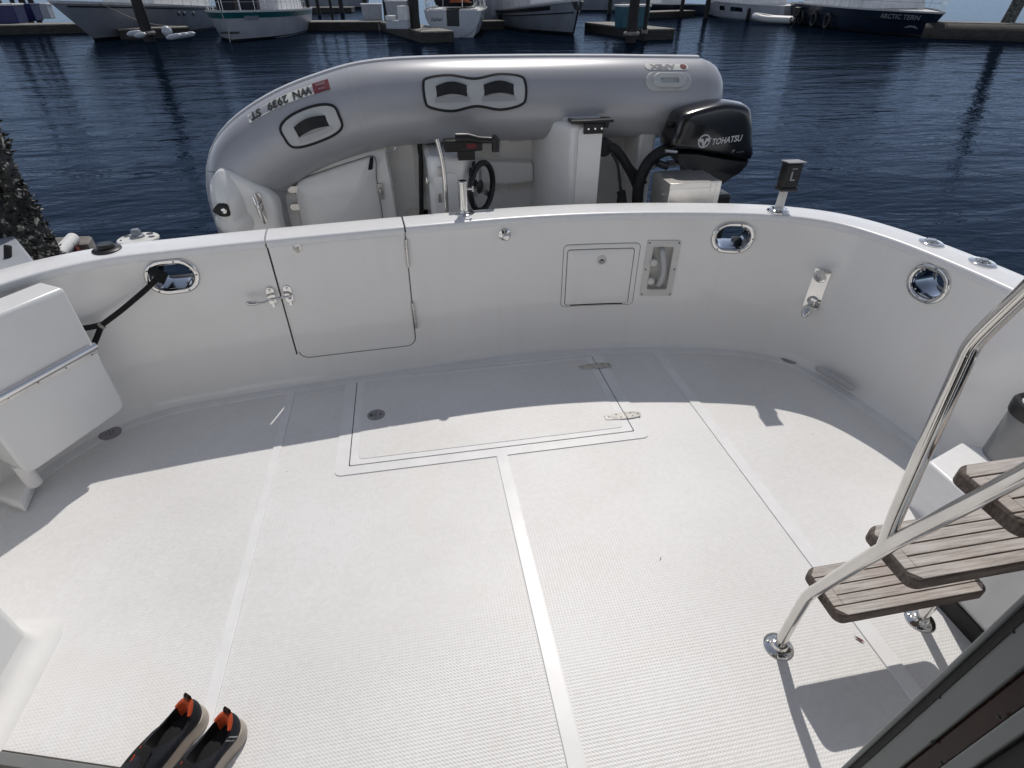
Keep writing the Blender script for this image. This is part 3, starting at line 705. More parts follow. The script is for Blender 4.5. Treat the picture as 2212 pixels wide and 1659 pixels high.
# saloon door jamb
def jb(y0, y1, x0, x1, name, m, p=None, bv=.002):
    k = -.036                                             # the jamb leans a little
    bot = [(x0, y0+.02, .3), (x1, y0+.02, .3), (x1, y1+.02, .3), (x0, y1+.02, .3)]; top = [(x, y+k*1.6, 1.9) for x, y, _ in bot]
    return build(MB().hexa(bot, top), name, m, p or yacht, bevel=bv)
jamb = jb(.177, .213, .50, .58, 'door_jamb', 'frame_grey')
jb(.2085, .2145, .4955, .506, 'jamb_edge', 'frame_grey', jamb); jb(.2015, .2085, .4985, .506, 'jamb_groove', 'rubber', jamb, 0)
jb(.157, .177, .504, .58, 'wood_trim', 'mahogany', jamb); jb(.142, .157, .4985, .58, 'inner_flange', 'frame_grey', jamb); jb(-.2, .142, .506, .6, 'saloon_trim', 'void', jamb)
m_ = MB()
for x, y in ((2016, 1605), (2031, 1505), (2190, 1364)):
    pt = atX(x-3, y, .4995); m_.lathe([(.0022, -.001), (.0018, .0008), (.0005, .0012)], pt, (-1, 0, 0), 8)
for x, y in ((2033, 1647), (2157, 1549)):
    pt = atX(x, y, .498); m_.lathe([(.002, -.001), (.0016, .0008), (.0005, .0012)], pt, (-1, 0, 0), 8)
build(m_, 'jamb_screw', 'gap', jamb)

# swim platform behind the transom
build(MB().prism([(-1.5, 2.78, -.27), (-1.45, 3.5, -.27), (-1.2, 3.8, -.27), (1.7, 3.8, -.27), (1.95, 3.5, -.27), (2.0, 2.7, -.27)], (0, 0, .07)), 'swim_platform', 'gel', yacht, bevel=.02)

# ------------------------------------------------------------------ boarding ladder
lad = thing('boarding_ladder', 'steep stainless ladder with weathered teak treads at the right of the cockpit', 'ladder', (1.26, .7, -.015))
def frail(x, name):
    pts = [(x, .762, -.012), (x, .761, .10), (x, .758, .235), (x, .752, .285), (x, .735, .345), (x, .64, .651), (x, .514, 1.008), (x, .22, 1.86), (x, .1, 2.2)]
    r_ = build(MB().tube(catmull(pts, 5), .0168, 18), name, 'rail', lad, smooth=60)
    m_ = MB().lathe([(.046, -.001), (.046, .004), (.040, .010), (.027, .013), (.023, .022), (.021, .023)], (x, .762, -.015), (0, .02, 1), 28); fb = build(m_, 'foot_flange', 'chrome', r_)
    m_ = MB()
    for a in (30, 150, 270): m_.lathe([(.007, .0), (.006, .004), (.002, .006)], (x+.034*math.cos(R(a)), .762+.034*math.sin(R(a)), -.0065), (0, 0, 1), 10)
    build(m_, 'flange_bolt', 'steel', r_)
    return r_
frail(1.0, 'side_rail'); frail(1.515, 'side_rail')
for x in (1.0, 1.55):
    build(MB().tube(catmull([(x, .648, .63), (x, .663, .73), (x, .684, .92), (x, .703, 1.11), (x, .706, 1.14), (x, .705, 1.165), (x, .697, 1.20), (x, .675, 1.275), (x, .64, 1.39), (x, .45, 2.0), (x, .36, 2.3)], 5), .0160, 18), 'handrail', 'rail', lad, smooth=60)
for k in range(7):
    zt = .303*(k+1); y0, y1 = .826-.0955*k, .664-.0955*k; x0, x1 = 1.028, 1.508
    if k > 5: break
    t = build(MB().sheet(rrect(x0, y1, x1, y0, .026, 5), lambda u, v, o: Vector((u, v, zt-.036+o)), .033), 'tread', 'teak_edge', lad, bevel=.006, seg=2)
    m_ = MB(); e = .034; n = 5; w_ = (y0-y1-.008)/n
    for i in range(n):
        a = y1+.004+w_*i
        if i in (0, n-1):
            ya, yb = (a, a+w_-.004) if i == 0 else (a, a+w_)
            r_ = .022; pl = [(x0+.004+(r_ if i == 0 else 0), ya), (x1-.004-(r_ if i == 0 else 0), ya), (x1-.004, ya+(r_ if i == 0 else 0)), (x1-.004, yb-(r_ if i else 0)), (x1-.004-(r_ if i else 0), yb), (x0+.004+(r_ if i else 0), yb), (x0+.004, yb-(r_ if i else 0)), (x0+.004, ya+(r_ if i == 0 else 0))]
        else: pl = [(x0+e, a), (x1-e, a), (x1-e, a+w_-.004), (x0+e, a+w_-.004)]
        m_.sheet(pl, lambda u, v, o: Vector((u, v, zt-.0035+o)), .0035)
    a, b = y1+.004+w_, y1+.004+w_*(n-1)-.004
    m_.sheet([(x0+.004, a), (x0+e-.001, a), (x0+e-.001, b), (x0+.004, b)], lambda u, v, o: Vector((u, v, zt-.0035+o)), .0035)
    m_.sheet([(x1-e+.001, a), (x1-.004, a), (x1-.004, b), (x1-e+.001, b)], lambda u, v, o: Vector((u, v, zt-.0035+o)), .0035)
    build(m_, 'slat_top', 'teak', t, bevel=.0008)
# grey post behind the treads
m_ = MB().lathe([(.085, 0), (.085, .20), (.083, .205)], (2.19, 1.20, .2), (0, 0, 1), 36)
gp = thing('grey_pedestal', 'grey upright cylinder with a black collar and white top beside the ladder', 'pedestal', (2.19, 1.20, .2))
build(m_, 'column', 'grey_post', gp)
build(MB().lathe([(.084, .205), (.092, .207), (.094, .225), (.094, .248), (.086, .258), (.072, .258), (.07, .25)], (2.19, 1.20, .2), (0, 0, 1), 36), 'collar', 'black_plastic', gp)
build(MB().lathe([(.068, .24), (.068, .256), (.06, .264), (.002, .268)], (2.19, 1.20, .2), (0, 0, 1), 36), 'top_cap', 'gel_matt', gp)

# black box with lid on a rod-holder post
p = atZ(1680, 457, CAP_Z); c = p
bp_ = thing('instrument_post', 'black box with flat grey lid on a short pale post on the cap rail', 'post mount', p)
build(MB().lathe([(.055, .001), (.055, .007), (.046, .014), (.032, .017), (.028, .026)], p, (0, 0, 1), 28), 'base_flange', 'chrome', bp_)
build(MB().lathe([(.021, .02), (.020, .118)], p, (.05, .04, 1), 20), 'post', 'plastic_white', bp_)
o = p+Vector((.012, .004, .115)); ax = Matrix.Translation(o) @ Matrix.Rotation(R(-4), 4, 'Z')
bx_ = build(MB().box((-.040, -.030, .008), (.040, .030, .125), ax), 'box_body', 'black_plastic', bp_, bevel=.006)
build(MB().box((-.044, -.034, -.006), (.044, .034, .010), ax), 'box_base', 'black_plastic', bp_, bevel=.003)
build(MB().box((-.041, -.045, .126), (.050, .035, .131), ax @ Matrix.Rotation(R(-4), 4, 'X')), 'lid', 'box_grey', bp_, bevel=.001)
build(MB().box((-.012, -.0315, .05), (-.004, -.0295, .09), ax).box((-.012, -.0315, .046), (.014, -.0295, .052), ax).box((-.012, -.0315, .1), (.014, -.0295, .104), ax), 'white_mark', 'pale_ink', bx_)

# ------------------------------------------------------------------ dock line through the port hawse pipe
def on_wall(x, y, off):
    s, z = wall_at(x, y); p = wall(s, z, 0); d = (p-Vector((0, 0, CAM_H))).normalized(); return p-d*off
A = wall(HAWSE[0][0]-.03, HAWSE[0][1]-.0, .0)
s0, z0 = wall_at(346, 590)
pa = wall(s0-.02, z0+.02, -.16); pb = wall(s0, z0, .03); pc = on_wall(277, 658, .06); pdn = on_wall(219, 703, .07)
m_ = MB().tube(catmull([pa+Vector((-.1, .3, -.12)), pa, pb, pc, pdn], 8), .0118, 14)
line = thing('dock_line', 'black braided mooring line running through the port hawse pipe, split in two legs', 'rope', (-1.2, 2.3, .45))
build(m_, 'line', 'rope', line, smooth=60)
build(MB().tube(catmull([pdn+Vector((0, 0, .004)), pdn.lerp(on_wall(181, 709, .05), .5), on_wall(170, 711, .045), on_wall(125, 720, .03)], 6), .0125, 12), 'splice_leg', 'rope', line, smooth=60)
build(MB().tube(catmull([pdn, on_wall(212, 722, .06), on_wall(200, 752, .045), on_wall(188, 790, .03)], 6), .012, 12), 'splice_leg', 'rope', line, smooth=60)
d = (pdn-pc).normalized(); build(MB().tube([pdn-d*.006, pdn+d*.006], .0175, 14), 'whipping', 'line_white', line)
build(MB().tube([pb+Vector((-.03, .02, .02)), pb+Vector((.02, -.005, .0)), pb+Vector((.0, -.02, -.02))], .022, 12), 'chafe_loop', 'rope', line)

# ------------------------------------------------------------------ inflatable dinghy tipped on its side on the platform
def proj(p):
    d = Vector(p)-Vector((0, 0, CAM_H)); z = d.dot(fw); return 1106+1181.6*d.dot(rt)/z, 829.5-1181.6*d.dot(up)/z
din = thing('inflatable_dinghy', 'silver grey rigid inflatable dinghy tipped on its side behind the transom', 'dinghy', (.3, 3.42, -.2))
TY, TR, MZ = 3.42, .21, .60
half = [(1.70, 1.155), (1.4, 1.163), (1.1, 1.171), (.6, 1.179), (.1, 1.18), (-.17, 1.165), (-.37, 1.122), (-.57, 1.06), (-.75, .975), (-.865, .89), (-.92, .80), (-.94, .70), (-.945, .60)]
full = half+[(x, 2*MZ-z) for x, z in half[-2::-1]]
tp = [Vector((q.x, TY, q.y)) for q in catmull([Vector((x, z, 0)) for x, z in full], 10)]
ta = [0]
for a, b in zip(tp, tp[1:]): ta.append(ta[-1]+(b-a).length)
def tfr(s):
    s = min(max(s, 0), ta[-1]-1e-6); i = max(k for k in range(len(ta)-1) if ta[k] <= s); f = (s-ta[i])/(ta[i+1]-ta[i])
    p = tp[i].lerp(tp[i+1], f); t1 = (tp[min(i+1, len(tp)-1)]-tp[max(i-1, 0)]).normalized(); t2 = (tp[min(i+2, len(tp)-1)]-tp[i]).normalized(); t = t1.lerp(t2, f).normalized()
    return p, t, Vector((t.z, 0, -t.x))
def tube_pt(s, th, off=0):
    p, t, N = tfr(s); return p+(Vector((0, -1, 0))*math.cos(th)+N*math.sin(th))*(TR+off)
def tube_at(x, y):
    best = None; s_lo, s_hi, t_lo, t_hi = 0, ta[-1]*.5, R(-50), R(95)
    for it in range(5):
        for i in range(25):
            for j in range(25):
                s = s_lo+(s_hi-s_lo)*i/24; th = t_lo+(t_hi-t_lo)*j/24; q = proj(tube_pt(s, th)); e = (q[0]-x)**2+(q[1]-y)**2
                if best is None or e < best[0]: best = (e, s, th)
        ds, dt = (s_hi-s_lo)/8, (t_hi-t_lo)/8; s_lo, s_hi, t_lo, t_hi = best[1]-ds, best[1]+ds, best[2]-dt, best[2]+dt
    return best[1], best[2]
NR = 36; vs = []; ends = [(-.13, .12), (-.118, .155), (-.095, .178), (-.06, .196), (-.02, .207)]
rings_ = []
p0, t0, N0 = tfr(0); p9, t9, N9 = tfr(ta[-1])
for d, r_ in ends: rings_.append((p0+t0*d, N0, r_))
for i in range(len(tp)):
    p, t, N = tfr(ta[i]); rings_.append((p, N, TR))
for d, r_ in ends[::-1]: rings_.append((p9-t9*d, N9, r_))
for p, N, r_ in rings_:
    for j in range(NR):
        a = 2*math.pi*j/NR; vs.append(p+(Vector((0, -1, 0))*math.cos(a)+N*math.sin(a))*r_)
k = len(rings_); fs = [(i*NR+j, i*NR+(j+1) % NR, (i+1)*NR+(j+1) % NR, (i+1)*NR+j) for i in range(k-1) for j in range(NR)]
fs += [tuple(range(NR-1, -1, -1)), tuple((k-1)*NR+j for j in range(NR))]
tube = build(MB().add(vs, fs), 'buoyancy_tube', 'pvc', din, smooth=60)
# rubbing strake on the outside of the tube
sec = [(86, -.001), (87, .009), (95, .014), (104, .014), (112, .009), (113, -.001)]
n = 110; vs = [tube_pt(ta[-1]*i/n, R(a), o) for i in range(n+1) for a, o in sec]
build(MB().add(vs, [(i*6+j, (i+1)*6+j, (i+1)*6+j+1, i*6+j+1) for i in range(n) for j in range(5)]), 'rubbing_strake', 'pvc_light', tube, smooth=60)
# glued seams round the tube
for x, y in ((750+15, 200), (1534, 180)):
    s, th = tube_at(x, y); s = s if x > 1000 else tube_at(765, 200)[0]
    vs = [tube_pt(s+d, R(a), .0012) for a in range(-100, 101, 8) for d in (-.0014, .0014)]; n = len(vs)//2
    build(MB().add(vs, [(2*i, 2*i+1, 2*i+3, 2*i+2) for i in range(n-1)]), 'tube_seam', 'pvc_light', tube)
sm = tube_at(470, 345)[0]; vs = []
for i in range(20):
    a = R(-75+150*i/19)
    for d in (-.0022, .0022): vs.append(tube_pt(sm+.02-.13*(1-i/19)+d, a, .0015))
build(MB().add(vs, [(2*i, 2*i+1, 2*i+3, 2*i+2) for i in range(19)]), 'tube_seam', 'frame_grey', tube)
def patch_fn(s0, th0, flip=1, rot=0):
    cr, sr = math.cos(rot), math.sin(rot)
    def fn(u, v, o=0):
        u, v = u*cr-v*sr, u*sr+v*cr
        return tube_pt(s0-u*flip, th0+v/TR*flip, o)
    return fn
# grab handles
def handle(x, y, outline, straps, name):
    s0, th0 = tube_at(x, y); fn = patch_fn(s0, th0)
    ol = catmull([Vector((u, v, 0)) for u, v in outline], 6, True); ol = [(q.x, q.y) for q in ol]
    h_ = build(MB().sheet(ol, fn, .006), name, 'patch', tube, smooth=50)
    k = len(ol); out = []
    for i in range(k):
        a, b, c = Vector(ol[i-1]), Vector(ol[i]), Vector(ol[(i+1) % k]); t = (c-a).normalized(); n_ = Vector((t.y, -t.x)); out.append(tuple(b+n_*.013))
    if sum(math.hypot(*q) for q in out) < sum(math.hypot(*q) for q in ol): out = [tuple(Vector(b)*2-Vector(o_)) for b, o_ in zip(ol, out)]
    build(MB().ring(out, ol, fn, .0, .0075), 'black_border', 'rubber', h_, smooth=50)
    for (u0, u1, v0, v1) in straps:
        vs = []
        for i in range(13):
            t = i/12; u = u0+(u1-u0)*t; hgt = .007+.022*math.sin(math.pi*t)
            vs += [fn(u, v0+.010*math.sin(math.pi*t), hgt), fn(u, v1+.010*math.sin(math.pi*t), hgt), fn(u, v1+.01*math.sin(math.pi*t), hgt-.006), fn(u, v0+.01*math.sin(math.pi*t), hgt-.006)]
        build(MB().add(vs, [(i*4+j, i*4+(j+1) % 4, i*4+4+(j+1) % 4, i*4+4+j) for i in range(12) for j in range(4)]+[(0, 1, 2, 3), (48, 49, 50, 51)]), 'strap', 'rubber', h_, smooth=50)
        build(MB().sheet([(u0-.01, v0-.024), (u1+.01, v0-.024), (u1+.01, v0-.002), (u0-.01, v0-.002)], lambda u, v, o: fn(u, v, o+.006), .002), 'handle_well', 'pvc', h_)
    return h_
handle(1027, 196, [(-.26, .035), (-.24, .06), (-.13, .072), (0, .05), (.13, .072), (.24, .06), (.262, .03), (.262, -.03), (.24, -.065), (.13, -.085), (0, -.066), (-.13, -.085), (-.24, -.065), (-.26, -.035)],
       [(-.205, -.045, -.026, .026), (.045, .205, -.026, .026)], 'double_grab_handle')
handle(673, 272, [(-.145, .0), (-.135, .048), (-.06, .072), (.06, .072), (.135, .048), (.145, 0), (.135, -.048), (.06, -.07), (-.06, -.07), (-.135, -.048)], [(-.085, .085, -.026, .024)], 'grab_handle')
# registration strip, maker's sticker, moulded towing patch
s0, th0 = tube_at(600, 229); rfn = patch_fn(s0, th0, 1, -.04)
s1, th1 = tube_at(536, 257); s2, th2 = tube_at(672, 196); s3, th3 = tube_at(711, 181)
def strip_fn(u, v, o=0):                                  # u 0..1 from the bow end to the stern end of the strip, v across in metres
    t = u; s = s1+(s3-s1)*t; th = th1+(th3-th1)*t+.32*t*(1-t)*0; return tube_pt(s, th+v/TR, o)
LS = abs(s3-s1)
build(MB().sheet([(i/16, -.032) for i in range(17)]+[(1-i/16, .032) for i in range(17)], strip_fn, .0018), 'registration_strip', 'sticker', tube, smooth=0)
build(MB().sheet([(.80+i*.04, -.034) for i in range(6)]+[(1.0-i*.04, .034) for i in range(6)], lambda u, v, o: strip_fn(u, v, o+.0018), .0016), 'year_decal', 'red', tube, smooth=0)
m_ = MB()
def txt_fn(c, o): return lambda u, v: strip_fn(c-u*.70/LS, -v, o)
for w_, c_ in (('ST', .10), ('2939', .375), ('WN', .665)): build(letter(MB(), w_, .074, txt_fn(c_, .0032), bold=.0026), 'registration_lettering', 'ink', tube, smooth=0)
m_ = MB(); letter(m_, '2024', .026, lambda u, v: strip_fn(.90-u/LS, -v+.014, .0048)); letter(m_, 'WA', .02, lambda u, v: strip_fn(.90-u/LS, -v-.016, .0048))
build(m_, 'decal_lettering', 'pale_ink', tube, smooth=0)
s0, th0 = tube_at(1440, 144); afn = patch_fn(s0, th0)
build(MB().sheet(stadium(.128, .024), afn, .002), 'maker_sticker', 'sticker', tube, smooth=0)
m_ = MB(); letter(m_, 'APEX', .046, lambda u, v: afn(-u*1.3-.024, -v, .0034), bold=.0024); build(m_, 'maker_lettering', 'box_grey', tube, smooth=0)
build(MB().sheet([(.098+.019*math.cos(R(a)), .019*math.sin(R(a))) for a in range(0, 360, 18)], lambda u, v, o: afn(u, v, o+.002), .0015), 'maker_dot', 'red', tube, smooth=0)
s0, th0 = tube_at(1444, 176); tfn = patch_fn(s0, th0)
m_ = MB().sheet(stadium(.135, .05), tfn, .008); tw = build(m_, 'towing_patch', 'patch', tube, bevel=.004)
build(MB().ring(stadium(.095, .036), stadium(.055, .012), tfn, .006, .024), 'towing_grip', 'patch', tw, bevel=.006, seg=3)

# rigid liner
def XZ(pts, Y): return [atY(x, y, Y) for x, y in pts]
def mirror(P): return P+[Vector((p.x, p.y, 2*MZ-p.z)) for p in P[::-1]]
inner = []
for i in range(0, len(tp)):
    p, t, N = tfr(ta[i]); inner.append(p-N*.10)
sole_pl = [Vector((p.x, 3.54, p.z)) for p in inner if p.x < 1.52]
m_ = MB().add(sole_pl, [tuple(range(len(sole_pl)))]); build(m_, 'liner_floor', 'liner', din, smooth=0)
vs = []
for p in [q for q in inner if q.x < 1.52]:
    N_ = (p-Vector((.5, TY, MZ))); vs += [Vector((p.x, 3.46, p.z)), Vector((p.x, 3.545, p.z))]
n = len(vs)//2; build(MB().add(vs, [(2*i, 2*i+1, 2*i+3, 2*i+2) for i in range(n-1)]), 'liner_side', 'liner', din, smooth=60)
for (x0, x1, z0, z1) in ((.02, .34, .12, .55), (.02, .12, .64, 1.0), (.40, .56, .64, 1.02), (.6, .82, .64, .76), (.6, .72, .93, 1.03), (-.06, .12, .2, .56)):
    build(MB().sheet(rrect(x0, z0, x1, z1, .03, 4), lambda u, v, o: Vector((u, 3.542-o, v)), .008), 'floor_tread', 'liner_rough', din, bevel=.004)
# bow locker
P = XZ([(601, 396), (640, 375), (700, 353), (760, 334), (815, 318), (835, 315)], 3.40); P = [Vector((p.x, 3.40, p.z)) for p in P]
P2 = [Vector((-.785, 3.40, .66))]+P+[Vector((-.125, 3.40, .93)), Vector((-.115, 3.40, .8)), Vector((-.11, 3.4, MZ))]
lk = [(p.x, p.z) for p in P2]; lk = lk+[(x, 2*MZ-z) for x, z in lk[-2:0:-1]]+[(-.785, .54)]
cx = sum(p[0] for p in lk)/len(lk); cz = MZ
L = []
for f, yy in ((1, 3.62), (1, 3.42), (.985, 3.395), (.955, 3.385)): L.append([Vector((cx+(x-cx)*f, yy, cz+(z-cz)*f)) for x, z in lk])
k = len(lk); vs = [v for q in L for v in q]+[Vector((cx, 3.385, cz))]; fs = [(a*k+i, a*k+(i+1) % k, (a+1)*k+(i+1) % k, (a+1)*k+i) for a in range(3) for i in range(k)]+[(3*k+i, 3*k+(i+1) % k, 4*k) for i in range(k)]
bow = build(MB().add(vs, fs), 'bow_locker', 'liner', din, smooth=50)
lid = XZ([(640, 436), (637, 399), (655, 386), (730, 360), (812, 334)], 3.37); lo2 = [(p.x, p.z) for p in lid]+[(-.205, .80), (-.20, MZ)]
lo2 = lo2+[(x, 2*MZ-z) for x, z in lo2[-2::-1]]; lo2 = [(q.x, q.y) for q in [Vector(a) for a in rpoly(lo2, .05, 4)]]
cx = sum(p[0] for p in lo2)/len(lo2); k = len(lo2)
L = []
for f, yy in ((1, 3.39), (1, 3.372), (.985, 3.362), (.94, 3.356), (.7, 3.338), (.45, 3.328), (.2, 3.324)): L.append([Vector((cx+(x-cx)*f, yy, MZ+(z-MZ)*f)) for x, z in lo2])
vs = [v for q in L for v in q]+[Vector((cx, 3.322, MZ))]; n = len(L); fs = [(a*k+i, a*k+(i+1) % k, (a+1)*k+(i+1) % k, (a+1)*k+i) for a in range(n-1) for i in range(k)]+[((n-1)*k+i, (n-1)*k+(i+1) % k, n*k) for i in range(k)]
blid = build(MB().add(vs, fs), 'locker_lid', 'liner', bow, smooth=50)
fxz = lambda u, v, o: Vector((u, 3.384-o, v))
o_ = [(cx+(x-cx)*1.012, MZ+(z-MZ)*1.012) for x, z in lo2]; i_ = [(cx+(x-cx)*.996, MZ+(z-MZ)*.996) for x, z in lo2]
build(MB().ring(o_, i_, fxz, 0, .002), 'lid_gap', 'gap', bow)
for x, y in ((641, 409), (646, 447)):
    p = atY(x, y, 3.36); build(MB().sheet([(p.x+u, p.z+v) for u, v in stadium(.052, .019)], lambda u, v, o: Vector((u, 3.372-o, v)), .014), 'lid_hinge', 'steel', bow, bevel=.002)
p = atY(822, 415, 3.36); build(MB().box((p.x-.016, 3.37, p.z-.045), (p.x+.016, 3.384, p.z+.045)).tube([(p.x, 3.36, p.z-.02), (p.x, 3.36, p.z+.02)], .008, 8), 'lid_latch', 'steel', bow, bevel=.003)
p = atY(797, 352, 3.35); build(MB().sheet(rpoly([(p.x-.012, p.z-.04), (p.x+.016, p.z-.035), (p.x+.03, p.z+.03), (p.x+.012, p.z+.035)], .01, 3), lambda u, v, o: Vector((u, 3.35-o, v)), .004), 'lid_label', 'canvas', bow)
# bow plate with cleat and running light
bpo = XZ([(463, 436), (470, 395), (486, 374), (505, 376), (545, 394), (580, 412), (588, 446), (580, 484)], 3.2); bl2 = [(p.x, p.z) for p in bpo]+[(-.83, MZ-.02)]
bl2 = [(-1.06, .78), (-1.03, .90), (-.985, .935), (-.93, .915), (-.83, .85), (-.765, .80), (-.745, .72), (-.76, .60)]
bl2 = bl2+[(x, 2*MZ-z) for x, z in bl2[-2::-1]]; bl2 = rpoly(bl2, .05, 4); k = len(bl2); cx = -.90
L = []
for f, yy in ((1, 3.32), (1, 3.215), (.97, 3.195), (.9, 3.185), (.72, 3.18), (.4, 3.178)): L.append([Vector((cx+(x-cx)*f, yy, MZ+(z-MZ)*f)) for x, z in bl2])
vs = [v for q in L for v in q]+[Vector((cx, 3.178, MZ))]; n = len(L); fs = [(a*k+i, a*k+(i+1) % k, (a+1)*k+(i+1) % k, (a+1)*k+i) for a in range(n-1) for i in range(k)]+[((n-1)*k+i, (n-1)*k+(i+1) % k, n*k) for i in range(k)]
bpl = build(MB().add(vs, fs), 'bow_plate', 'liner', din, smooth=50)
def hump(u, v):
    a = 2*math.pi*u; f = 1-v; w_ = .105*f+.001; return Vector((-.985+w_*math.cos(a)*.85, 3.19-.085*(1-f*f), .735+w_*1.75*math.sin(a)))
build(MB().grid(hump, 28, 9, True), 'bow_hump', 'liner', bpl, smooth=80)
def hump2(u, v):
    a = 2*math.pi*u; f = 1-v; w_ = .085*f+.001; return Vector((-.98+w_*math.cos(a)*1.2, 3.185-.075*(1-f*f), .655+w_*math.sin(a)))
build(MB().grid(hump2, 28, 9, True), 'light_pod', 'liner', bpl, smooth=80)
p = atY(478, 455, 3.1); build(MB().sheet(rpoly([(p.x-.05, p.z), (p.x-.01, p.z+.036), (p.x+.04, p.z+.034), (p.x+.04, p.z-.034), (p.x-.01, p.z-.036)], .02, 3), lambda u, v, o: Vector((u, 3.13-o, v)), .035), 'running_light', 'black_plastic', bpl, bevel=.008)
build(MB().lathe([(.016, 0), (.014, .006), (.003, .01)], Vector((p.x+.015, 3.095, p.z)), (0, -1, 0), 14), 'light_lens', 'chrome', bpl)
p = atY(561, 452, 3.15)
build(MB().tube([(p.x, 3.172, p.z-.02), (p.x, 3.14, p.z-.02)], .010, 10).tube([(p.x, 3.172, p.z+.02), (p.x, 3.14, p.z+.02)], .010, 10).tube([(p.x-.012, 3.137, p.z+.075), (p.x-.004, 3.13, p.z+.03), (p.x+.004, 3.13, p.z-.03), (p.x+.01, 3.137, p.z-.075)], [.006, .012, .012, .006], 10).sheet([(p.x+v*.9, p.z+u) for u, v in stadium(.08, .02)], lambda u, v, o: Vector((u, 3.18-o, v)), .008), 'bow_cleat', 'chrome', bpl)
# console, wheel, throttle, rails
cs = [(.075, 3.62), (.09, 3.13), (.12, 3.095), (.275, 3.085), (.30, 3.10), (.385, 3.37), (.40, 3.62)]
m_ = MB().prism([(x, y, .30) for x, y in cs], (0, 0, .665)); con = build(m_, 'helm_console', 'liner', din, bevel=.022, seg=3)
build(MB().sheet(rrect(.115, .52, .245, .885, .03, 4), lambda u, v, o: Vector((u, 3.0935+(-.06*(u-.12))-o, v)), .006), 'console_door', 'gel', con, bevel=.002)
for y in (371, 428):
    p = atY(950, y, 3.08); build(MB().box((p.x-.011, 3.076, p.z-.024), (p.x+.011, 3.092, p.z+.024)), 'console_hinge', 'steel', con, bevel=.003)
p = atY(924, 391, 3.09); build(MB().lathe([(.010, 0), (.010, .005), (.004, .008)], (p.x, 3.092, p.z), (0, -1, 0), 14, 1, 2.2, (1, 0, 0)), 'console_latch', 'steel', con)
dn = Vector((.954, -.30, 0)).normalized(); dt_ = Vector((.30, .954, 0)).normalized()
def dash(u, v, o=0): return Vector((.302, 3.105, 0))+dt_*u+dn*o+Vector((0, 0, v))
build(MB().lathe([(.036, 0), (.036, .012), (.03, .016)], dash(.085, .845, .0), dn, 22), 'gauge', 'black_plastic', con)
build(MB().sheet(rrect(.15, .83, .20, .89, .006, 2), dash, .012), 'switch_panel', 'black_plastic', con, bevel=.002)
w0 = atY(1041, 404, 3.14); wn = Vector((.80, -.60, 0)); wu = Vector((0, 0, 1)); wv = wn.cross(wu)
rim = [w0+(wu*math.cos(2*math.pi*i/36)+wv*math.sin(2*math.pi*i/36))*.128 for i in range(36)]
whl = build(MB().tube(rim, .0165, 12, closed=True), 'steering_wheel', 'black_plastic', con, smooth=60)
m_ = MB()
for a in (95, 215, 335):
    e = wu*math.sin(R(a))+wv*math.cos(R(a)); f_ = wn.cross(e); c = w0-wn*.02
    m_.hexa([c+e*.02-f_*.022, c+e*.125-f_*.012, c+e*.125+f_*.012, c+e*.02+f_*.022], [q+wn*.008 for q in (c+e*.02-f_*.022, c+e*.125-f_*.012, c+e*.125+f_*.012, c+e*.02+f_*.022)])
build(m_, 'wheel_spoke', 'alu', whl)
build(MB().lathe([(.038, -.012), (.038, .008), (.02, .016)], w0-wn*.02, wn, 20), 'wheel_hub', 'black_plastic', whl)
build(MB().lathe([(.06, -.13), (.055, -.06), (.03, -.02)], w0-wn*.02, wn, 20), 'steering_column', 'black_plastic', con)
a, b = atY(959, 315, 3.05), atY(1041, 316, 3.05)
thr = build(MB().box((a.x, 3.02, a.z-.028), (b.x, 3.1, a.z+.028), None), 'throttle_box', 'black_plastic', con, bevel=.008)
build(MB().box((a.x+.07, 3.04, .955), (a.x+.16, 3.1, a.z)), 'throttle_bracket', 'black_plastic', con, bevel=.004)
q = [atY(*c, 3.0) for c in ((984, 298), (1010, 297), (1035, 302), (1066, 303))]
build(MB().tube(q, [.024, .022, .017, .016], 12).tube([q[3]+Vector((-.004, 0, .02)), q[3]+Vector((.012, 0, 0)), atY(1070, 327, 3.0)], [.016, .022, .02], 12), 'throttle_lever', 'black_plastic', thr, smooth=60)
build(MB().box((a.x+.115, 3.0185, a.z-.012), (a.x+.165, 3.0205, a.z+.012)), 'warning_label', 'red', thr)
q = [atY(*c, 3.02) for c in ((944, 300), (949, 318), (955, 345), (959, 372), (962, 410), (965, 470), (966, 560))]
build(MB().tube(catmull(q, 5), .0135, 14), 'console_rail', 'chrome', con, smooth=60)
# strap and plate forward of the console
q0, q1 = atY(909, 312, 3.5), atY(911, 520, 3.5)
pl_ = build(MB().box((q0.x-.065, 3.545, q0.z-.065), (q0.x+.065, 3.56, q0.z+.06)), 'lifting_plate', 'steel', din, bevel=.004)
build(MB().tube([(q0.x, 3.50, q0.z), (q1.x, 3.50, q1.z)], .014, 12).box((q0.x-.022, 3.49, q0.z-.05), (q0.x+.022, 3.545, q0.z+.04)), 'lifting_strap', 'rubber', din)
p = atY(843, 319, 3.36); build(MB().tube([p+Vector((.028*math.cos(2*math.pi*i/16), 0, .02*math.sin(2*math.pi*i/16))) for i in range(16)], .004, 8, closed=True), 'lifting_ring', 'steel', bow)
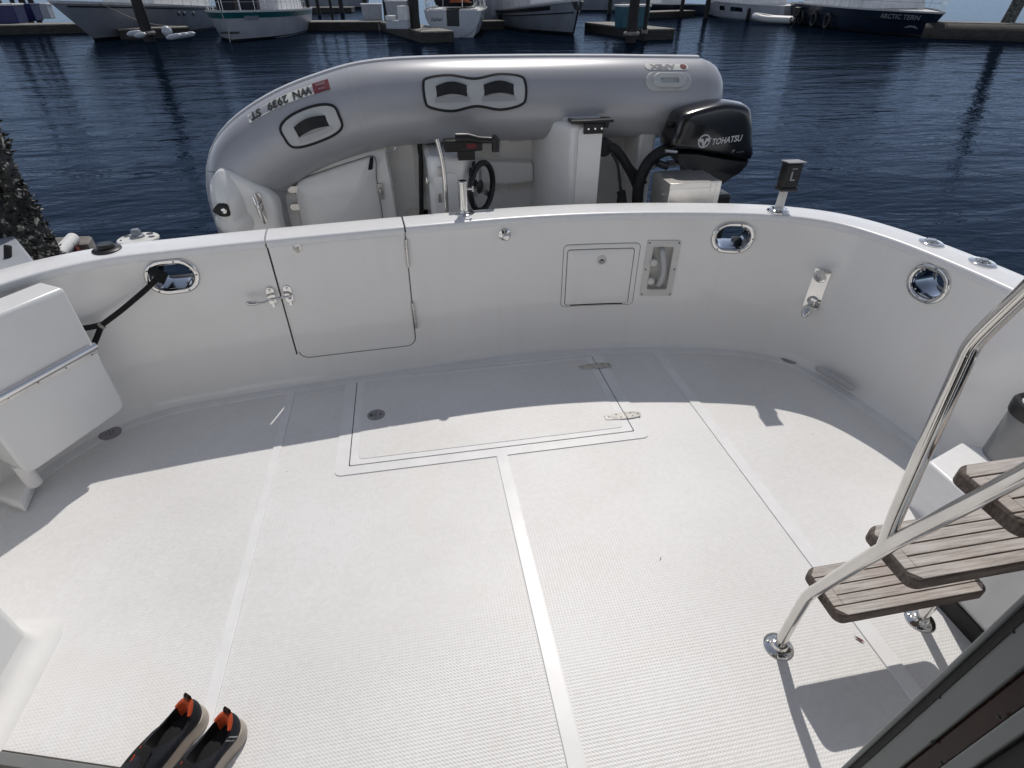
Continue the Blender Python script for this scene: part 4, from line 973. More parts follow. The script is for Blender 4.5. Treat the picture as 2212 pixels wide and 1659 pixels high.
# side pocket, helm seat
P = XZ([(1006, 347), (1154, 352), (1155, 395), (1095, 402), (1010, 398)], 3.46)
build(MB().prism([(p.x, 3.62, p.z) for p in P], (0, -.15, 0)), 'side_pocket', 'liner', din, bevel=.02, seg=3)
a, b = atY(1003, 340, 3.55), atY(1150, 347, 3.55); build(MB().prism([a+Vector((0, 0, .012)), b+Vector((0, 0, .012)), b-Vector((0, 0, .02)), a-Vector((0, 0, .02))], (0, -.02, 0)), 'pocket_rail', 'liner', din, bevel=.004)
f0, f1 = atY(1243, 268, 3.12), atY(1304, 268, 3.12)
se = [(f0.x, 3.12), (f1.x, 3.12), (f1.x+.04, 3.62), (.75, 3.62), (.765, 3.42), (.81, 3.22)]
seat = build(MB().prism([(x, y, .22) for x, y in se], (0, 0, f0.z-.22)), 'helm_seat', 'liner', din, bevel=.03, seg=4)
build(MB().sheet(rpoly([(f0.x+.018, .25), (f1.x-.006, .25), (f1.x-.006, f0.z-.012), (f0.x+.018, f0.z-.012)], .035, 5), lambda u, v, o: Vector((u, 3.122-o, v)), .016), 'seat_cushion', 'liner', seat, bevel=.006)
a = atY(1192, 275, 3.2); b = atY(1262, 262, 3.0)
build(MB().prism([(.78, 3.46, f0.z-.005), (.84, 3.24, f0.z-.005), (.91, 3.15, f0.z-.005), (1.06, 3.15, f0.z-.005), (1.09, 3.46, f0.z-.005)], (0, 0, .028)), 'seat_top', 'pvc_light', seat, bevel=.008)
a, b = atY(1262, 279, 3.09), atY(1304, 279, 3.09)
hb = build(MB().box((a.x, 3.088, a.z-.026), (b.x, 3.106, a.z+.026)), 'backrest_bracket', 'black_plastic', seat, bevel=.003)
build(MB().box((f0.x-.03, 3.092, a.z+.028), (b.x+.055, 3.18, a.z+.042)).tube([(b.x+.02, 3.12, a.z+.03), (b.x+.015, 3.12, a.z-.0)], .02, 10), 'backrest_hinge', 'black_plastic', seat, bevel=.002)
m_ = MB()
for k in range(3): m_.lathe([(.007, 0), (.005, .003)], (a.x+.024+k*.037, 3.088, a.z), (0, -1, 0), 10)
build(m_, 'bracket_bolt', 'chrome', seat)
# transom of the dinghy and its rigging
build(MB().prism([(1.36, 3.30, .17), (1.46, 3.30, .17), (1.56, 3.66, .17), (1.36, 3.66, .17)], (0, 0, .83)), 'dinghy_transom', 'liner', din, bevel=.015)
q = [atY(*c, 3.2) for c in ((1312, 318), (1328, 322), (1350, 350), (1372, 392), (1380, 430), (1380, 520))]
cond = build(MB().tube(catmull(q, 6), .027, 14).lathe([(.05, 0), (.05, .04), (.03, .05)], q[0]+Vector((-.02, .03, 0)), (0, -1, 0), 20), 'cable_conduit', 'rubber', din, smooth=60)
q = [atY(*c, 3.25) for c in ((1330, 318), (1352, 345), (1375, 372), (1395, 395))]; build(MB().tube(catmull(q, 5), .010, 10), 'control_cable', 'rubber', din, smooth=60)
q = [atY(*c, 3.12) for c in ((1322, 332), (1334, 355), (1339, 395), (1341, 412), (1343, 426), (1343, 470))]
build(MB().tube(catmull(q, 5), [.008]*13+[.010]*3+[.026]*5+[.03]*5, 12), 'fuel_hose', 'rubber', din, smooth=60)
# rigid hull on the far side
hv = [Vector((1.5, 3.56, .1)), Vector((1.5, 3.56, 1.1)), Vector((-.3, 3.56, 1.0)), Vector((-.8, 3.55, .6)), Vector((-.3, 3.56, .2)), Vector((1.5, 3.85, .6)), Vector((-.35, 3.8, .6))]
build(MB().add(hv, [(0, 5, 6, 4), (1, 2, 6, 5), (2, 3, 6), (3, 4, 6), (0, 1, 5)]), 'planing_hull', 'gel', din)

# ------------------------------------------------------------------ outboard motor
mot = thing('outboard_motor', 'black outboard motor with silver lettering, upright beside the dinghy tube', 'outboard', (1.85, 3.1, -.2))
MY0 = 3.07
def mxz(x, y): q = atY(x+10, y+5, MY0); return (q.x, q.z)
cow = [mxz(*c) for c in ((1443, 318), (1441, 300), (1448, 285), (1457, 258), (1465, 245), (1482, 237), (1512, 228), (1552, 219), (1582, 219), (1609, 226), (1618, 246), (1620, 294), (1616, 341), (1560, 334), (1492, 322))]
pan = [mxz(*c) for c in ((1440, 322), (1492, 323), (1560, 336), (1616, 343), (1613, 352), (1596, 371), (1580, 380), (1554, 398), (1528, 420), (1500, 420), (1485, 372), (1462, 348), (1448, 335))]
def loft(pl, ys, fs_, c):
    k = len(pl); L = [[Vector((c[0]+(x-c[0])*f, y, c[1]+(z-c[1])*f)) for x, z in pl] for y, f in zip(ys, fs_)]
    vs = [v for q in L for v in q]; n = len(L); vs += [sum(L[0], Vector())/k, sum(L[-1], Vector())/k]
    f = [(a*k+i, a*k+(i+1) % k, (a+1)*k+(i+1) % k, (a+1)*k+i) for a in range(n-1) for i in range(k)]
    f += [(i, (i+1) % k, n*k) for i in range(k)]+[((n-1)*k+i, (n-1)*k+(i+1) % k, n*k+1) for i in range(k)]
    return MB().add(vs, f)
def smooth_pl(pl): return [(q.x, q.y) for q in catmull([Vector((x, z, 0)) for x, z in pl], 3, True)]
cc = (sum(p[0] for p in cow)/len(cow), sum(p[1] for p in cow)/len(cow))
cowl = build(loft(smooth_pl(cow), [3.058+(y-2.948)*.72 for y in (2.948, 2.95, 2.955, 2.963, 2.975, 2.99, 3.01, 3.035, 3.07, 3.11, 3.15, 3.18, 3.205, 3.225, 3.24, 3.245)], [f*1.035 for f in (.72, .79, .85, .895, .925, .95, .97, .985, 1, 1, .985, .965, .93, .88, .8, .65)], cc), 'cowling', 'black_gloss', mot, smooth=60)
pc_ = (sum(p[0] for p in pan)/len(pan), sum(p[1] for p in pan)/len(pan))
build(loft(pan, (3.075, 3.09, 3.13, 3.2, 3.27, 3.30), (.85, .94, 1, 1, .94, .8), pc_), 'lower_pan', 'black_plastic', mot, smooth=50)
build(MB().hexa([(1.80, 3.14, -.45), (1.96, 3.16, -.45), (1.96, 3.24, -.45), (1.80, 3.25, -.45)], [(1.76, 3.12, .66), (1.94, 3.13, .66), (1.94, 3.27, .66), (1.76, 3.28, .66)]), 'drive_leg', 'black_plastic', mot, bevel=.015)
q = [atY(*c, 3.14) for c in ((1450, 322), (1425, 330), (1400, 352), (1383, 388), (1377, 430), (1376, 520))]
build(MB().tube(catmull(q, 6), .034, 14), 'rigging_tube', 'rubber', mot, smooth=60)
q = [atY(*c, 3.13) for c in ((1441, 269), (1450, 268.5), (1458, 264), (1469, 261))]; build(MB().tube(q, [.016, .016, .006, .007], 10), 'pull_handle', 'black_plastic', mot)
build(MB().tube([atY(1503, 229, 3.17), atY(1520, 235, 3.15)], .006, 8).tube([atY(1482, 238, 3.15), atY(1505, 231, 3.15)], .006, 8), 'cowl_ridge', 'steel', cowl)
q = [atY(*c, 3.16) for c in ((1395, 368), (1425, 352), (1450, 356), (1470, 352))]; build(MB().tube(q, .014, 10), 'tilt_bracket', 'alu', mot)
build(MB().tube([atY(1437, 325.5, 3.04), atY(1462, 328, 3.04)], .009, 8), 'shift_link', 'steel', mot)
build(MB().box((0, -.006, -.012), (.05, .006, .012), Matrix.Translation(atY(1440, 352, 3.06))).tube([atY(1420, 352, 3.06), atY(1442, 360, 3.06)], .02, 10), 'swivel_clamp', 'black_plastic', mot)
def cxz(x, y):
    q = atY(x, y, 2.948); return q
def cowl_fn(c, sc=1, sh=0):                              # lettering follows the slight rise of the side decal
    p = atY(*c, 3.0565); return lambda u, v: Vector((p.x+u*sc, 3.0565, p.z+v*(1 if sc == 1 else .92)+u*.07))
m_ = MB(); letter(m_, 'TOHATSU', .050, cowl_fn((1570, 303), .78), bold=.0012, shear=.12, spacing=1.0); build(m_, 'maker_lettering', 'silver_ink', cowl, smooth=0)
ef = cowl_fn((1521, 305)); e3 = lambda u, v, o: ef(u, v)+Vector((0, -o, 0))
m_ = MB().ring([(.036*math.cos(R(a)), .036*math.sin(R(a))) for a in range(0, 360, 12)], [(.029*math.cos(R(a)), .029*math.sin(R(a))) for a in range(0, 360, 12)], e3, 0, .001)
m_.sheet([(-.042, .014), (-.008, .014), (0, -.008), (.008, .014), (.042, .014), (.032, -.002), (.014, -.004), (.004, -.032), (-.004, -.032), (-.014, -.004), (-.032, -.002)], lambda u, v, o: e3(u, v, o+.0008), .001)
build(m_, 'maker_emblem', 'silver_ink', cowl, smooth=0)
m_ = MB(); letter(m_, 'Fi', .022, cowl_fn((1583, 327)), shear=.25, bold=.0006); letter(m_, 'Four Stroke', .009, cowl_fn((1599, 328)), shear=.2); build(m_, 'model_lettering', 'box_grey', cowl, smooth=0)

# ------------------------------------------------------------------ sheet-steel box on the swim platform
a, b = atZ(1449, 398, .835), atZ(1556, 389, .835); d_ = atZ(1409, 372, .835)
x0, x1, y0, y1 = a.x, b.x, a.y, d_.y
bxr = thing('steel_box', 'bright folded stainless steel box standing on the swim platform beside the outboard', 'metal box', ((x0+x1)/2, (y0+y1)/2, -.2))
m_ = MB().box((x0, y0, .20), (x1, y1, .835)); build(m_, 'case', 'tin', bxr, bevel=.004)
build(MB().box((x0-.004, y0-.005, .807), (x0+(x1-x0)*.78, y1+.004, .838)), 'lid', 'tin', bxr, bevel=.002)
build(MB().box((x0+(x1-x0)*.785, y0-.003, .3), (x0+(x1-x0)*.80, y0+.002, .834)).box((x0+(x1-x0)*.89, y0-.003, .3), (x0+(x1-x0)*.90, y0+.002, .834)), 'folded_seam', 'tin', bxr, bevel=.001)
build(MB().box((x0+.06, y0+.05, -.2), (x1-.06, y1-.05, .21)), 'stand', 'steel', bxr, bevel=.006)
build(MB().lathe([(.008, 0), (.007, .006), (.002, .009)], (x1-.02, y0-.001, .70), (0, -1, 0), 12).lathe([(.006, 0), (.005, .012), (.002, .014)], (x0-.001, y0+.06, .765), (-1, 0, 0), 12), 'box_fastener', 'steel', bxr)
build(MB().box((x0-.09, y0+.02, .42), (x0-.055, y0+.05, .73)).box((x0-.05, y0+.03, .42), (x0-.015, y0+.06, .71)), 'side_bracket', 'chrome', bxr, bevel=.003)

# ------------------------------------------------------------------ shoes left on the sole
def shoe(hx, hy, name, label, extra):
    sz = zf(hy)+.004; root = thing(name, label, 'shoe', (hx, hy, sz), math.atan2(-.80, -.60), 'pair of navy slip-on shoes', world=False)
    def outline(L_, wh, wf, x0=0):
        pts = [(x0, 0), (x0+.008, wh*.62), (x0+.035, wh), (x0+.09, wh*.98), (x0+.15, wf*.95), (x0+.20, wf*1.02), (x0+.245, wf*.86), (x0+L_-.012, wf*.42), (x0+L_, 0)]
        pts = pts+[(x, -y) for x, y in pts[-2:0:-1]]; return catmull([Vector((x, y, 0)) for x, y in pts], 4, True)
    so = outline(.292, .041, .05, -.012); k = len(so)
    L = []
    for f, z in ((.93, 0), (.985, .006), (1.0, .018), (1.0, .03), (.965, .046)): L += [Vector((.135+(p.x-.135)*f, p.y*f, z+(.012*max(0, (p.x-.2)/.08)**2 if z < .02 else 0))) for p in so]
    fs = [(a*k+i, a*k+(i+1) % k, (a+1)*k+(i+1) % k, (a+1)*k+i) for a in range(4) for i in range(k)]+[tuple(range(k-1, -1, -1)), tuple(4*k+i for i in range(k))]
    build(MB().add(L, fs), 'foam_sole', 'shoe_foam', root, smooth=60)
    up_ = outline(.278, .036, .047, -.002); rim = []
    for i, p in enumerate(up_):                           # collar loop matched to the footprint
        a = 2*math.pi*i/k; c = math.cos(a); sn = math.sin(a)
        x = .072-.066*c; y = .031*sn*(1+.15*c); z = .072+.034*max(0, c)**1.5+.030*max(0, -c)**1.5
        rim.append(Vector((x, y, z)))
    L = []; nst = 8
    for j in range(nst+1):
        t = j/nst
        for p, q in zip(up_, rim):
            b = Vector((p.x, p.y, .042)); bul = math.sin(math.pi*t)*.008
            r_ = b.lerp(q, t**1.05); d = Vector((p.x-.11, p.y*2.2, 0)); d = d.normalized() if d.length else d
            r_ += d*bul*(1 if p.x < .12 else .6)+Vector((0, 0, bul*(1.6 if p.x > .14 else .3))); L.append(r_)
    build(MB().add(L, [(a*k+i, a*k+(i+1) % k, (a+1)*k+(i+1) % k, (a+1)*k+i) for a in range(nst) for i in range(k)]), 'knit_upper', 'shoe_navy', root, smooth=70)
    hk = [i for i in range(-9, 10)]                        # padded orange heel collar
    build(MB().tube([rim[i % k]+Vector((.003, 0, -.001)) for i in hk], [.0098-.005*abs(i)/9 for i in hk], 12), 'heel_collar', 'shoe_orange', root, smooth=70)
    L = []
    for f, dz in ((.96, -.002), (.86, -.02), (.82, -.045)):
        for i in hk: q = rim[i % k]; L.append(Vector((.072+(q.x-.072)*f, q.y*f, max(.047, q.z+dz))))
    n = len(hk); build(MB().add(L, [(a*n+i, a*n+i+1, (a+1)*n+i+1, (a+1)*n+i) for a in range(2) for i in range(n-1)]), 'heel_lining', 'shoe_orange', root, smooth=70)
    L = []; rest = list(range(9, k-8))
    for f, dz in ((.98, -.001), (.90, -.02), (.86, -.045)):
        for i in rest: q = rim[i]; L.append(Vector((.072+(q.x-.072)*f, q.y*f, max(.047, q.z+dz))))
    n = len(rest); build(MB().add(L, [(a*n+i, a*n+i+1, (a+1)*n+i+1, (a+1)*n+i) for a in range(2) for i in range(n-1)]), 'front_lining', 'shoe_black', root, smooth=70)
    build(MB().add([Vector((.072+(q.x-.072)*.9, q.y*.9, .0465)) for q in rim], [tuple(range(k))]), 'insole', 'shoe_black', root, smooth=0)
    h = rim[0]; tb = [h+Vector((-.002, 0, -.012)), h+Vector((-.006, 0, .014)), h+Vector((-.004, 0, .024)), h+Vector((.003, 0, .016)), h+Vector((.005, 0, -.004))]
    tbc = catmull(tb, 4); vs = [q+Vector((0, s_*.0085, 0)) for q in tbc for s_ in (-1, 1)]+[q+Vector((.0016, s_*.0085, .0006)) for q in tbc for s_ in (-1, 1)]
    n = len(tbc); fs = [(2*i, 2*i+1, 2*i+3, 2*i+2) for i in range(n-1)]+[(2*n+2*i, 2*n+2*i+2, 2*n+2*i+3, 2*n+2*i+1) for i in range(n-1)]
    fs += [(2*i, 2*i+2, 2*n+2*i+2, 2*n+2*i) for i in range(n-1)]+[(2*i+1, 2*n+2*i+1, 2*n+2*i+3, 2*i+3) for i in range(n-1)]
    build(MB().add(vs, fs), 'pull_tab', 'mahogany', root)
    g = rim[k//2]; build(MB().tube(catmull([g+Vector((.002, -.012, .001)), g+Vector((.012, -.010, -.002)), g+Vector((.03, -.012, -.008)), g+Vector((.06, -.006, -.018))], 4), .0016, 8), 'orange_piping', 'shoe_orange', root)
    build(MB().add([g+Vector((-.004, -.02, -.002)), g+Vector((-.006, .02, -.002)), g+Vector((.04, .03, -.016)), g+Vector((.045, -.028, -.016)), g+Vector((.0, 0, .008))], [(0, 3, 4), (3, 2, 4), (2, 1, 4), (1, 0, 4)]), 'tongue', 'shoe_black', root)
    if extra:
        m_ = MB()
        for du in (0, .010): m_.sheet([(.004+du, -.018), (.008+du, -.018), (.022+du, .018), (.018+du, .018)], lambda u, v, o: Vector((.035+u-.012, .0405+o-abs(v)*.09-(v+.018)*.09, .067+v*.75)), .001)
        build(m_, 'side_logo', 'pale_ink', root, smooth=0)
    return root
q = atZ(520, 1556, .02); shoe(q.x-.006, q.y-.006, 'slip_on_shoe', 'navy knit shoe with orange heel collar, its pale logo and cream sole facing the cockpit', True)
q = atZ(441, 1529, .02); shoe(q.x-.012, q.y-.002, 'slip_on_shoe', 'navy knit shoe with orange heel collar, half hidden behind the other shoe', False)

# dry leaves on the sole
def leaf(x, y, L_, w_, a, m, label):
    p = deck(x, y, .0035); c_, s_ = math.cos(a), math.sin(a); m_ = MB()
    ol = [(-L_, 0), (-L_*.4, w_), (L_*.4, w_*.8), (L_, 0), (L_*.4, -w_*.8), (-L_*.4, -w_)]
    m_.sheet(ol, lambda u, v, o: Vector((p.x+u*c_-v*s_, p.y+u*s_+v*c_, p.z+o+.003*(u/L_)**2+abs(v)*.3)), .0006)
    single(m_, 'fallen_leaf', m, label, 'leaf', 'dry leaves on the sole')
leaf(1856, 1381, .016, .004, 2.2, 'leaf', 'thin dry red leaf on the smooth strip under the ladder')
leaf(1427, 1206, .004, .0022, .6, 'leaf', 'tiny dark red leaf scrap in the middle of the starboard sole')

# ------------------------------------------------------------------ close by on the port side: piling, bracket, beam, disc
m_ = MB(); PX, PY = -2.275, 3.42
def crust(u, v):
    a = 2*math.pi*u; z = -1.6+4.0*v; r_ = .20+.05*noise.noise(Vector((math.cos(a)*1.3, math.sin(a)*1.3, z*1.1)))+.035*noise.noise(Vector((math.cos(a)*5, math.sin(a)*5, z*5)))
    return Vector((PX+r_*math.cos(a), PY+r_*math.sin(a), z))
m_.grid(crust, 48, 120, True)
pr_ = thing('encrusted_piling', 'thick dark harbour piling covered in mussels and barnacles at the left edge', 'piling', (PX, PY, -1.6))
build(m_, 'timber_core', 'barnacle', pr_, smooth=80)
m_ = MB(); rnd = random.Random(3)
for i in range(5200):
    u, v = rnd.random(), .25+.62*rnd.random(); a = 2*math.pi*u
    if math.sin(a) > .75: continue
    p = crust(u, v); n_ = Vector((math.cos(a), math.sin(a), 0)); L_ = rnd.uniform(.008, .022); w_ = L_*rnd.uniform(.4, .6)
    d = (n_*rnd.uniform(.5, 1)+Vector((rnd.uniform(-.6, .6), rnd.uniform(-.6, .6), rnd.uniform(-.5, .9)))).normalized(); e = d.cross(n_+Vector((.01, .02, .3))).normalized(); f = d.cross(e)
    m_.add([p-d*L_*.3, p+e*w_+d*L_*.5, p+f*w_*.6+d*L_*.5, p-e*w_+d*L_*.5, p-f*w_*.6+d*L_*.5, p+d*L_*1.6], [(0, 2, 1), (0, 3, 2), (0, 4, 3), (0, 1, 4), (5, 1, 2), (5, 2, 3), (5, 3, 4), (5, 4, 1)])
sh_ = build(m_, 'shell_crust', 'barnacle', pr_, smooth=0); sh_['kind'] = 'stuff'
z0_ = .62; a, b, c_ = atZ(29, 508, z0_), atZ(74, 563, z0_), atZ(-60, 508, z0_)
bt = [a, b, b+Vector((-.1, -.45, 0)), c_+Vector((-.1, -.45, 0)), c_]
br = thing('dock_bracket', 'white painted steel bracket with a dark pin, on the dock at the left edge', 'bracket', (a.x-.1, a.y-.2, -.45))
build(MB().prism(bt, (0, 0, -.87)), 'bracket_plate', 'bin_white', br, bevel=.01)
q = atZ(17, 556, z0_); build(MB().lathe([(.016, -.01), (.016, .055), (.012, .06)], q, (.25, .45, 1), 14), 'pin', 'pile', br)
z1_ = .05; a, b = atZ(118, 512, z1_), atZ(193, 509, z1_); c_ = atZ(190, 527, z1_)
bm_ = thing('dock_beam', 'short tan timber beam end with a white roller, beside the mussel covered piling', 'beam', (b.x-.3, b.y-.1, z1_-.12))
build(MB().prism([a+Vector((-.8, .05, 0)), b, b+Vector((.03, -.03, 0)), c_, a+Vector((-.8, -.25, 0))], (0, 0, -.12)), 'timber', 'plank', bm_, bevel=.01)
q = atZ(140, 535, z1_+.05); r_ = atZ(158, 515, z1_+.05); build(MB().tube([q+(q-r_)*.8, r_], .045, 16), 'roller', 'plastic_white', bm_)
q = atZ(163, 527, z1_+.02); build(MB().box((-.012, -.1, -.06), (.012, .1, .04), Matrix.Translation(q) @ Matrix.Rotation(.3, 4, 'Z')), 'iron_strap', 'leaf', bm_)
q = atZ(299, 517, .70); m_ = MB(); k = 36
ro = [(.092*math.cos(2*math.pi*i/k), .092*math.sin(2*math.pi*i/k)) for i in range(k)]
m_.lathe([(.088, -.008), (.092, -.004), (.092, .004), (.088, .008), (.03, .012), (.002, .012)], q, (.0, .05, 1), 36)
ds = build(m_, 'rail_disc', 'plastic_white', yacht)
m_ = MB()
for i in range(7):
    a = 2*math.pi*i/7; m_.lathe([(.016, .0), (.015, .0012)], q+Vector((.062*math.cos(a), .062*math.sin(a), .0095)), (0, .05, 1), 14)
build(m_, 'disc_hole', 'mahogany', ds)
build(MB().lathe([(.034, .01), (.032, .02), (.022, .024), (.022, .042), (.016, .05), (.003, .052)], q, (0, .05, 1), 20), 'disc_knob', 'hull_grey', ds)
build(MB().tube([q+Vector((0, 0, -.01)), q+Vector((.0, -.02, -.3))], .02, 12), 'disc_bracket', 'steel', ds)

# ------------------------------------------------------------------ the marina behind
WZ = WATER_Z
def ang(d): return math.atan2(d.y, d.x)
class Hull:
    def __init__(s, L, B, fb, fs, rake, ws=.8, full=2.2, wl=.86, sheer=1.6, round_stern=0):
        s.L, s.B, s.fb, s.fs, s.rake, s.ws, s.full, s.wl, s.sheer, s.rs = L, B, fb, fs, rake, ws, full, wl, sheer, round_stern
    def top(s, t): return s.fs+(s.fb-s.fs)*max(0, t)**s.sheer
    def pt(s, t, h, sd, off=0):                            # h 0 waterline .. 1 sheer, negative below
        if t < .4: f = s.ws+(1-s.ws)*math.sin(t/.4*math.pi/2)
        else: f = max(0, 1-((t-.4)/.6)**s.full)
        if s.rs: f *= min(1, math.sqrt(max(0, t/.10)))*1 if t < .10 else 1
        fw_ = s.wl*(f**(1.0+.8*max(0, t-.3)))
        hh = max(h, 0); w_ = fw_+(f-fw_)*hh**.8
        if h < 0: w_ *= 1+h*.35
        z = h*s.top(t) if h > 0 else h*.6
        x = -s.L/2+t*s.L+s.rake*hh*t**4-(s.rs*.5*(1-hh)*(1-t)**8)
        return Vector((x, sd*(w_*s.B/2+off), z))
    def mesh(s, n=26):
        hs_ = [-1, -.4, 0, .12, .3, .5, .7, .85, 1]; k = len(hs_); vs = []; fs = []
        for sd in (1, -1):
            o = len(vs)
            for i in range(n+1):
                for h in hs_: vs.append(s.pt(i/n, h, sd))
            fs += [(o+i*k+j, o+i*k+j+1, o+(i+1)*k+j+1, o+(i+1)*k+j) for i in range(n) for j in range(k-1)]
        o = (n+1)*k
        fs += [(j, o+j, o+j+1, j+1) for j in range(k-1)]
        return MB().add(vs, fs)
    def deck(s, inset=.04, drop=.05, n=26):
        vs = []
        for i in range(n+1):
            for sd in (1, -1): p = s.pt(i/n, 1, sd); vs.append(Vector((p.x, p.y*.97, p.z-drop)))
        return MB().add(vs, [(2*i, 2*i+1, 2*i+3, 2*i+2) for i in range(n)])
    def band(s, h0, h1, t0=0, t1=1, off=.012, sides=(1, -1), n=26):
        m_ = MB()
        for sd in sides:
            vs = []
            for i in range(n+1):
                t = t0+(t1-t0)*i/n
                vs += [s.pt(t, h0, sd, 0), s.pt(t, h0, sd, off), s.pt(t, h1, sd, off), s.pt(t, h1, sd, 0)]
            m_.add(vs, [(i*4+j, i*4+j+1, i*4+5+j, i*4+4+j) for i in range(n) for j in range(3)])
        return m_
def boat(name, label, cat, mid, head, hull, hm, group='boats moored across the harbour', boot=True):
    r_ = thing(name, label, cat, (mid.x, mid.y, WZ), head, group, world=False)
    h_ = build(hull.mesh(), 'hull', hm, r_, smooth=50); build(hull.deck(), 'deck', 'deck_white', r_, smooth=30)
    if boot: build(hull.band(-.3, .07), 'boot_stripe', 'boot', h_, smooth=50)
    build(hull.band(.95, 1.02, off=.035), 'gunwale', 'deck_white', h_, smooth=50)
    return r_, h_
def cabin(r_, x0, x1, w, z0, z1, m='deck_white', taper=.12, wins=3, wz=(.45, .85), name='cabin', front=True):
    b = [(x0, -w, z0), (x1, -w, z0), (x1, w, z0), (x0, w, z0)]; k = 1-taper
    t = [(x0+.1, -w*k, z1), (x1-(z1-z0)*.45, -w*k, z1), (x1-(z1-z0)*.45, w*k, z1), (x0+.1, w*k, z1)]
    c = build(MB().hexa(b, t), name, m, r_, bevel=.05)
    build(MB().box((x0-.15, -w*k-.1, z1), (x1-(z1-z0)*.40, w*k+.1, z1+.07)), 'cabin_roof', 'deck_white', r_, bevel=.03)
    for sd in (1, -1):
        for i in range(wins):
            a = x0+.25+(x1-x0-.7-(z1-z0)*.3)*i/wins; e = a+(x1-x0-.7)/wins*.78
            def P(x, f, o): zz = z0+(z1-z0)*f; ww = w*(1-taper*f)+o; return Vector((x, sd*ww, zz))
            build(MB().hexa([P(a, wz[0], -.02), P(e, wz[0], -.02), P(e, wz[0], .012), P(a, wz[0], .012)], [P(a, wz[1], -.02), P(e, wz[1], -.02), P(e, wz[1], .012), P(a, wz[1], .012)]), 'window', 'glass', c)
    if front:
        xf = lambda f, o: x1-(z1-z0)*.45*f+o
        for i in (-1, 0, 1):
            ya, yb = (i-.42)*w*.6, (i+.42)*w*.6
            build(MB().hexa([(xf(wz[0], -.02), ya, z0+(z1-z0)*wz[0]), (xf(wz[0], .012), ya, z0+(z1-z0)*wz[0]), (xf(wz[0], .012), yb, z0+(z1-z0)*wz[0]), (xf(wz[0], -.02), yb, z0+(z1-z0)*wz[0])],
                            [(xf(wz[1], -.02), ya, z0+(z1-z0)*wz[1]), (xf(wz[1], .012), ya, z0+(z1-z0)*wz[1]), (xf(wz[1], .012), yb, z0+(z1-z0)*wz[1]), (xf(wz[1], -.02), yb, z0+(z1-z0)*wz[1])]), 'windscreen', 'glass', c)
    return c
def rail(r_, hull, t0, t1, hgt=.6, n=9, name='guard_rail'):
    m_ = MB()
    for sd in (1, -1):
        top = []
        for i in range(n+1):
            p = hull.pt(t0+(t1-t0)*i/n, 1, sd, -.06); top.append(p+Vector((0, 0, hgt))); m_.tube([p-Vector((0, 0, .03)), p+Vector((0, 0, hgt))], .014, 6)
        m_.tube(top, .016, 6); m_.tube([q-Vector((0, 0, hgt*.5)) for q in top], .01, 6)
    return build(m_, name, 'steel', r_)
def mast(r_, x, z0, h_, rr=.07, boom=0, m='alu'):
    k = build(MB().tube([(x, 0, z0), (x, 0, z0+h_)], [rr, rr*.7], 10), 'mast', m, r_)
    if boom: build(MB().tube([(x, 0, z0+1.0), (x-boom, 0, z0+.95)], .05, 8), 'boom', m, k); build(MB().tube([(x, 0, z0+1.16), (x-boom*.5, 0, z0+1.17), (x-boom, 0, z0+1.05)], [.13, .16, .08], 10), 'sail_cover', 'canvas', k)
    return k
def hull_text(hull, txt, size, t, h, sd, m, parent, name='boat_name', **k):
    m_ = MB(); T_ = hull.top(t); letter(m_, txt, size, lambda u, v: hull.pt(t-sd*u/hull.L if False else t+(u/hull.L)*(-1 if sd > 0 else 1), h+v/T_, sd, .02), **k); return build(m_, name, m, parent, smooth=0)

# sport cruiser at the left, bow towards the camera
H1 = Hull(12, 4.2, 1.68, 1.15, 2.3, .92, 2.0, .80); bw = sea(207, 88); sn = sea(417, 66)+Vector((-.6, 3.4, 0)); dr = (bw-sn).normalized(); mid = bw-dr*6.0
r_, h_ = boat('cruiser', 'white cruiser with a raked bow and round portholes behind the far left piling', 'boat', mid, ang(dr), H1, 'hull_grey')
cabin(r_, -4.6, 2.2, 1.45, 1.15, 2.9); rail(r_, H1, .35, .98, .65); build(MB().box((-3.4, -1.3, 2.98), (.2, 1.3, 3.7)), 'flybridge', 'deck_white', r_, bevel=.15)
build(H1.band(.86, .90, .05, .97, .02), 'side_moulding', 'boot', h_, smooth=50)
for t in (.42, .50, .54): p = H1.pt(t, .72, 1, -.01); build(MB().lathe([(.12, -.02), (.12, .03), (.09, .035)], p, (0, 1, 0), 14), 'porthole', 'glass', h_)
m_ = MB().tube(catmull([H1.pt(.88, 1, 1)+Vector((0, .02, 0)), H1.pt(.78, .45, 1)+Vector((.1, .5, 0)), H1.pt(.6, .16, 1)+Vector((0, .95, .1))], 6), .018, 6); build(m_, 'bow_line', 'line_white', r_)
# teal trimmed boat, bow on
H2 = Hull(10, 4.3, 1.26, 1.12, .5, .8, 3.4, .84); bw = sea(503, 90); dr = Vector((-.12, -1, 0)).normalized(); mid = bw-dr*5.0
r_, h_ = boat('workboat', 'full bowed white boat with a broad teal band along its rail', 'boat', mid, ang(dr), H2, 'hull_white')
build(H2.band(.76, .955, .05, 1, .02), 'teal_band', 'teal', h_, smooth=50)
cabin(r_, -3.6, 1.4, 1.5, 1.1, 3.1, wins=4); rail(r_, H2, .3, .99, .7, 12); mast(r_, -1.0, 3.1, 5)
build(MB().box((2.6, -1.0, 1.15), (3.4, -.1, 2.4)).box((2.7, .15, 1.15), (3.3, 1.0, 2.3)), 'deck_cover', 'canvas', r_, bevel=.1)
p = H2.pt(1, .9, 1); build(MB().tube([p+Vector((.03, 0, 0)), H2.pt(1, .3, 1)+Vector((.08, 0, 0)), H2.pt(1, 0, 1)+Vector((.6, 0, -.6))], .022, 6), 'anchor_chain', 'line_white', r_)
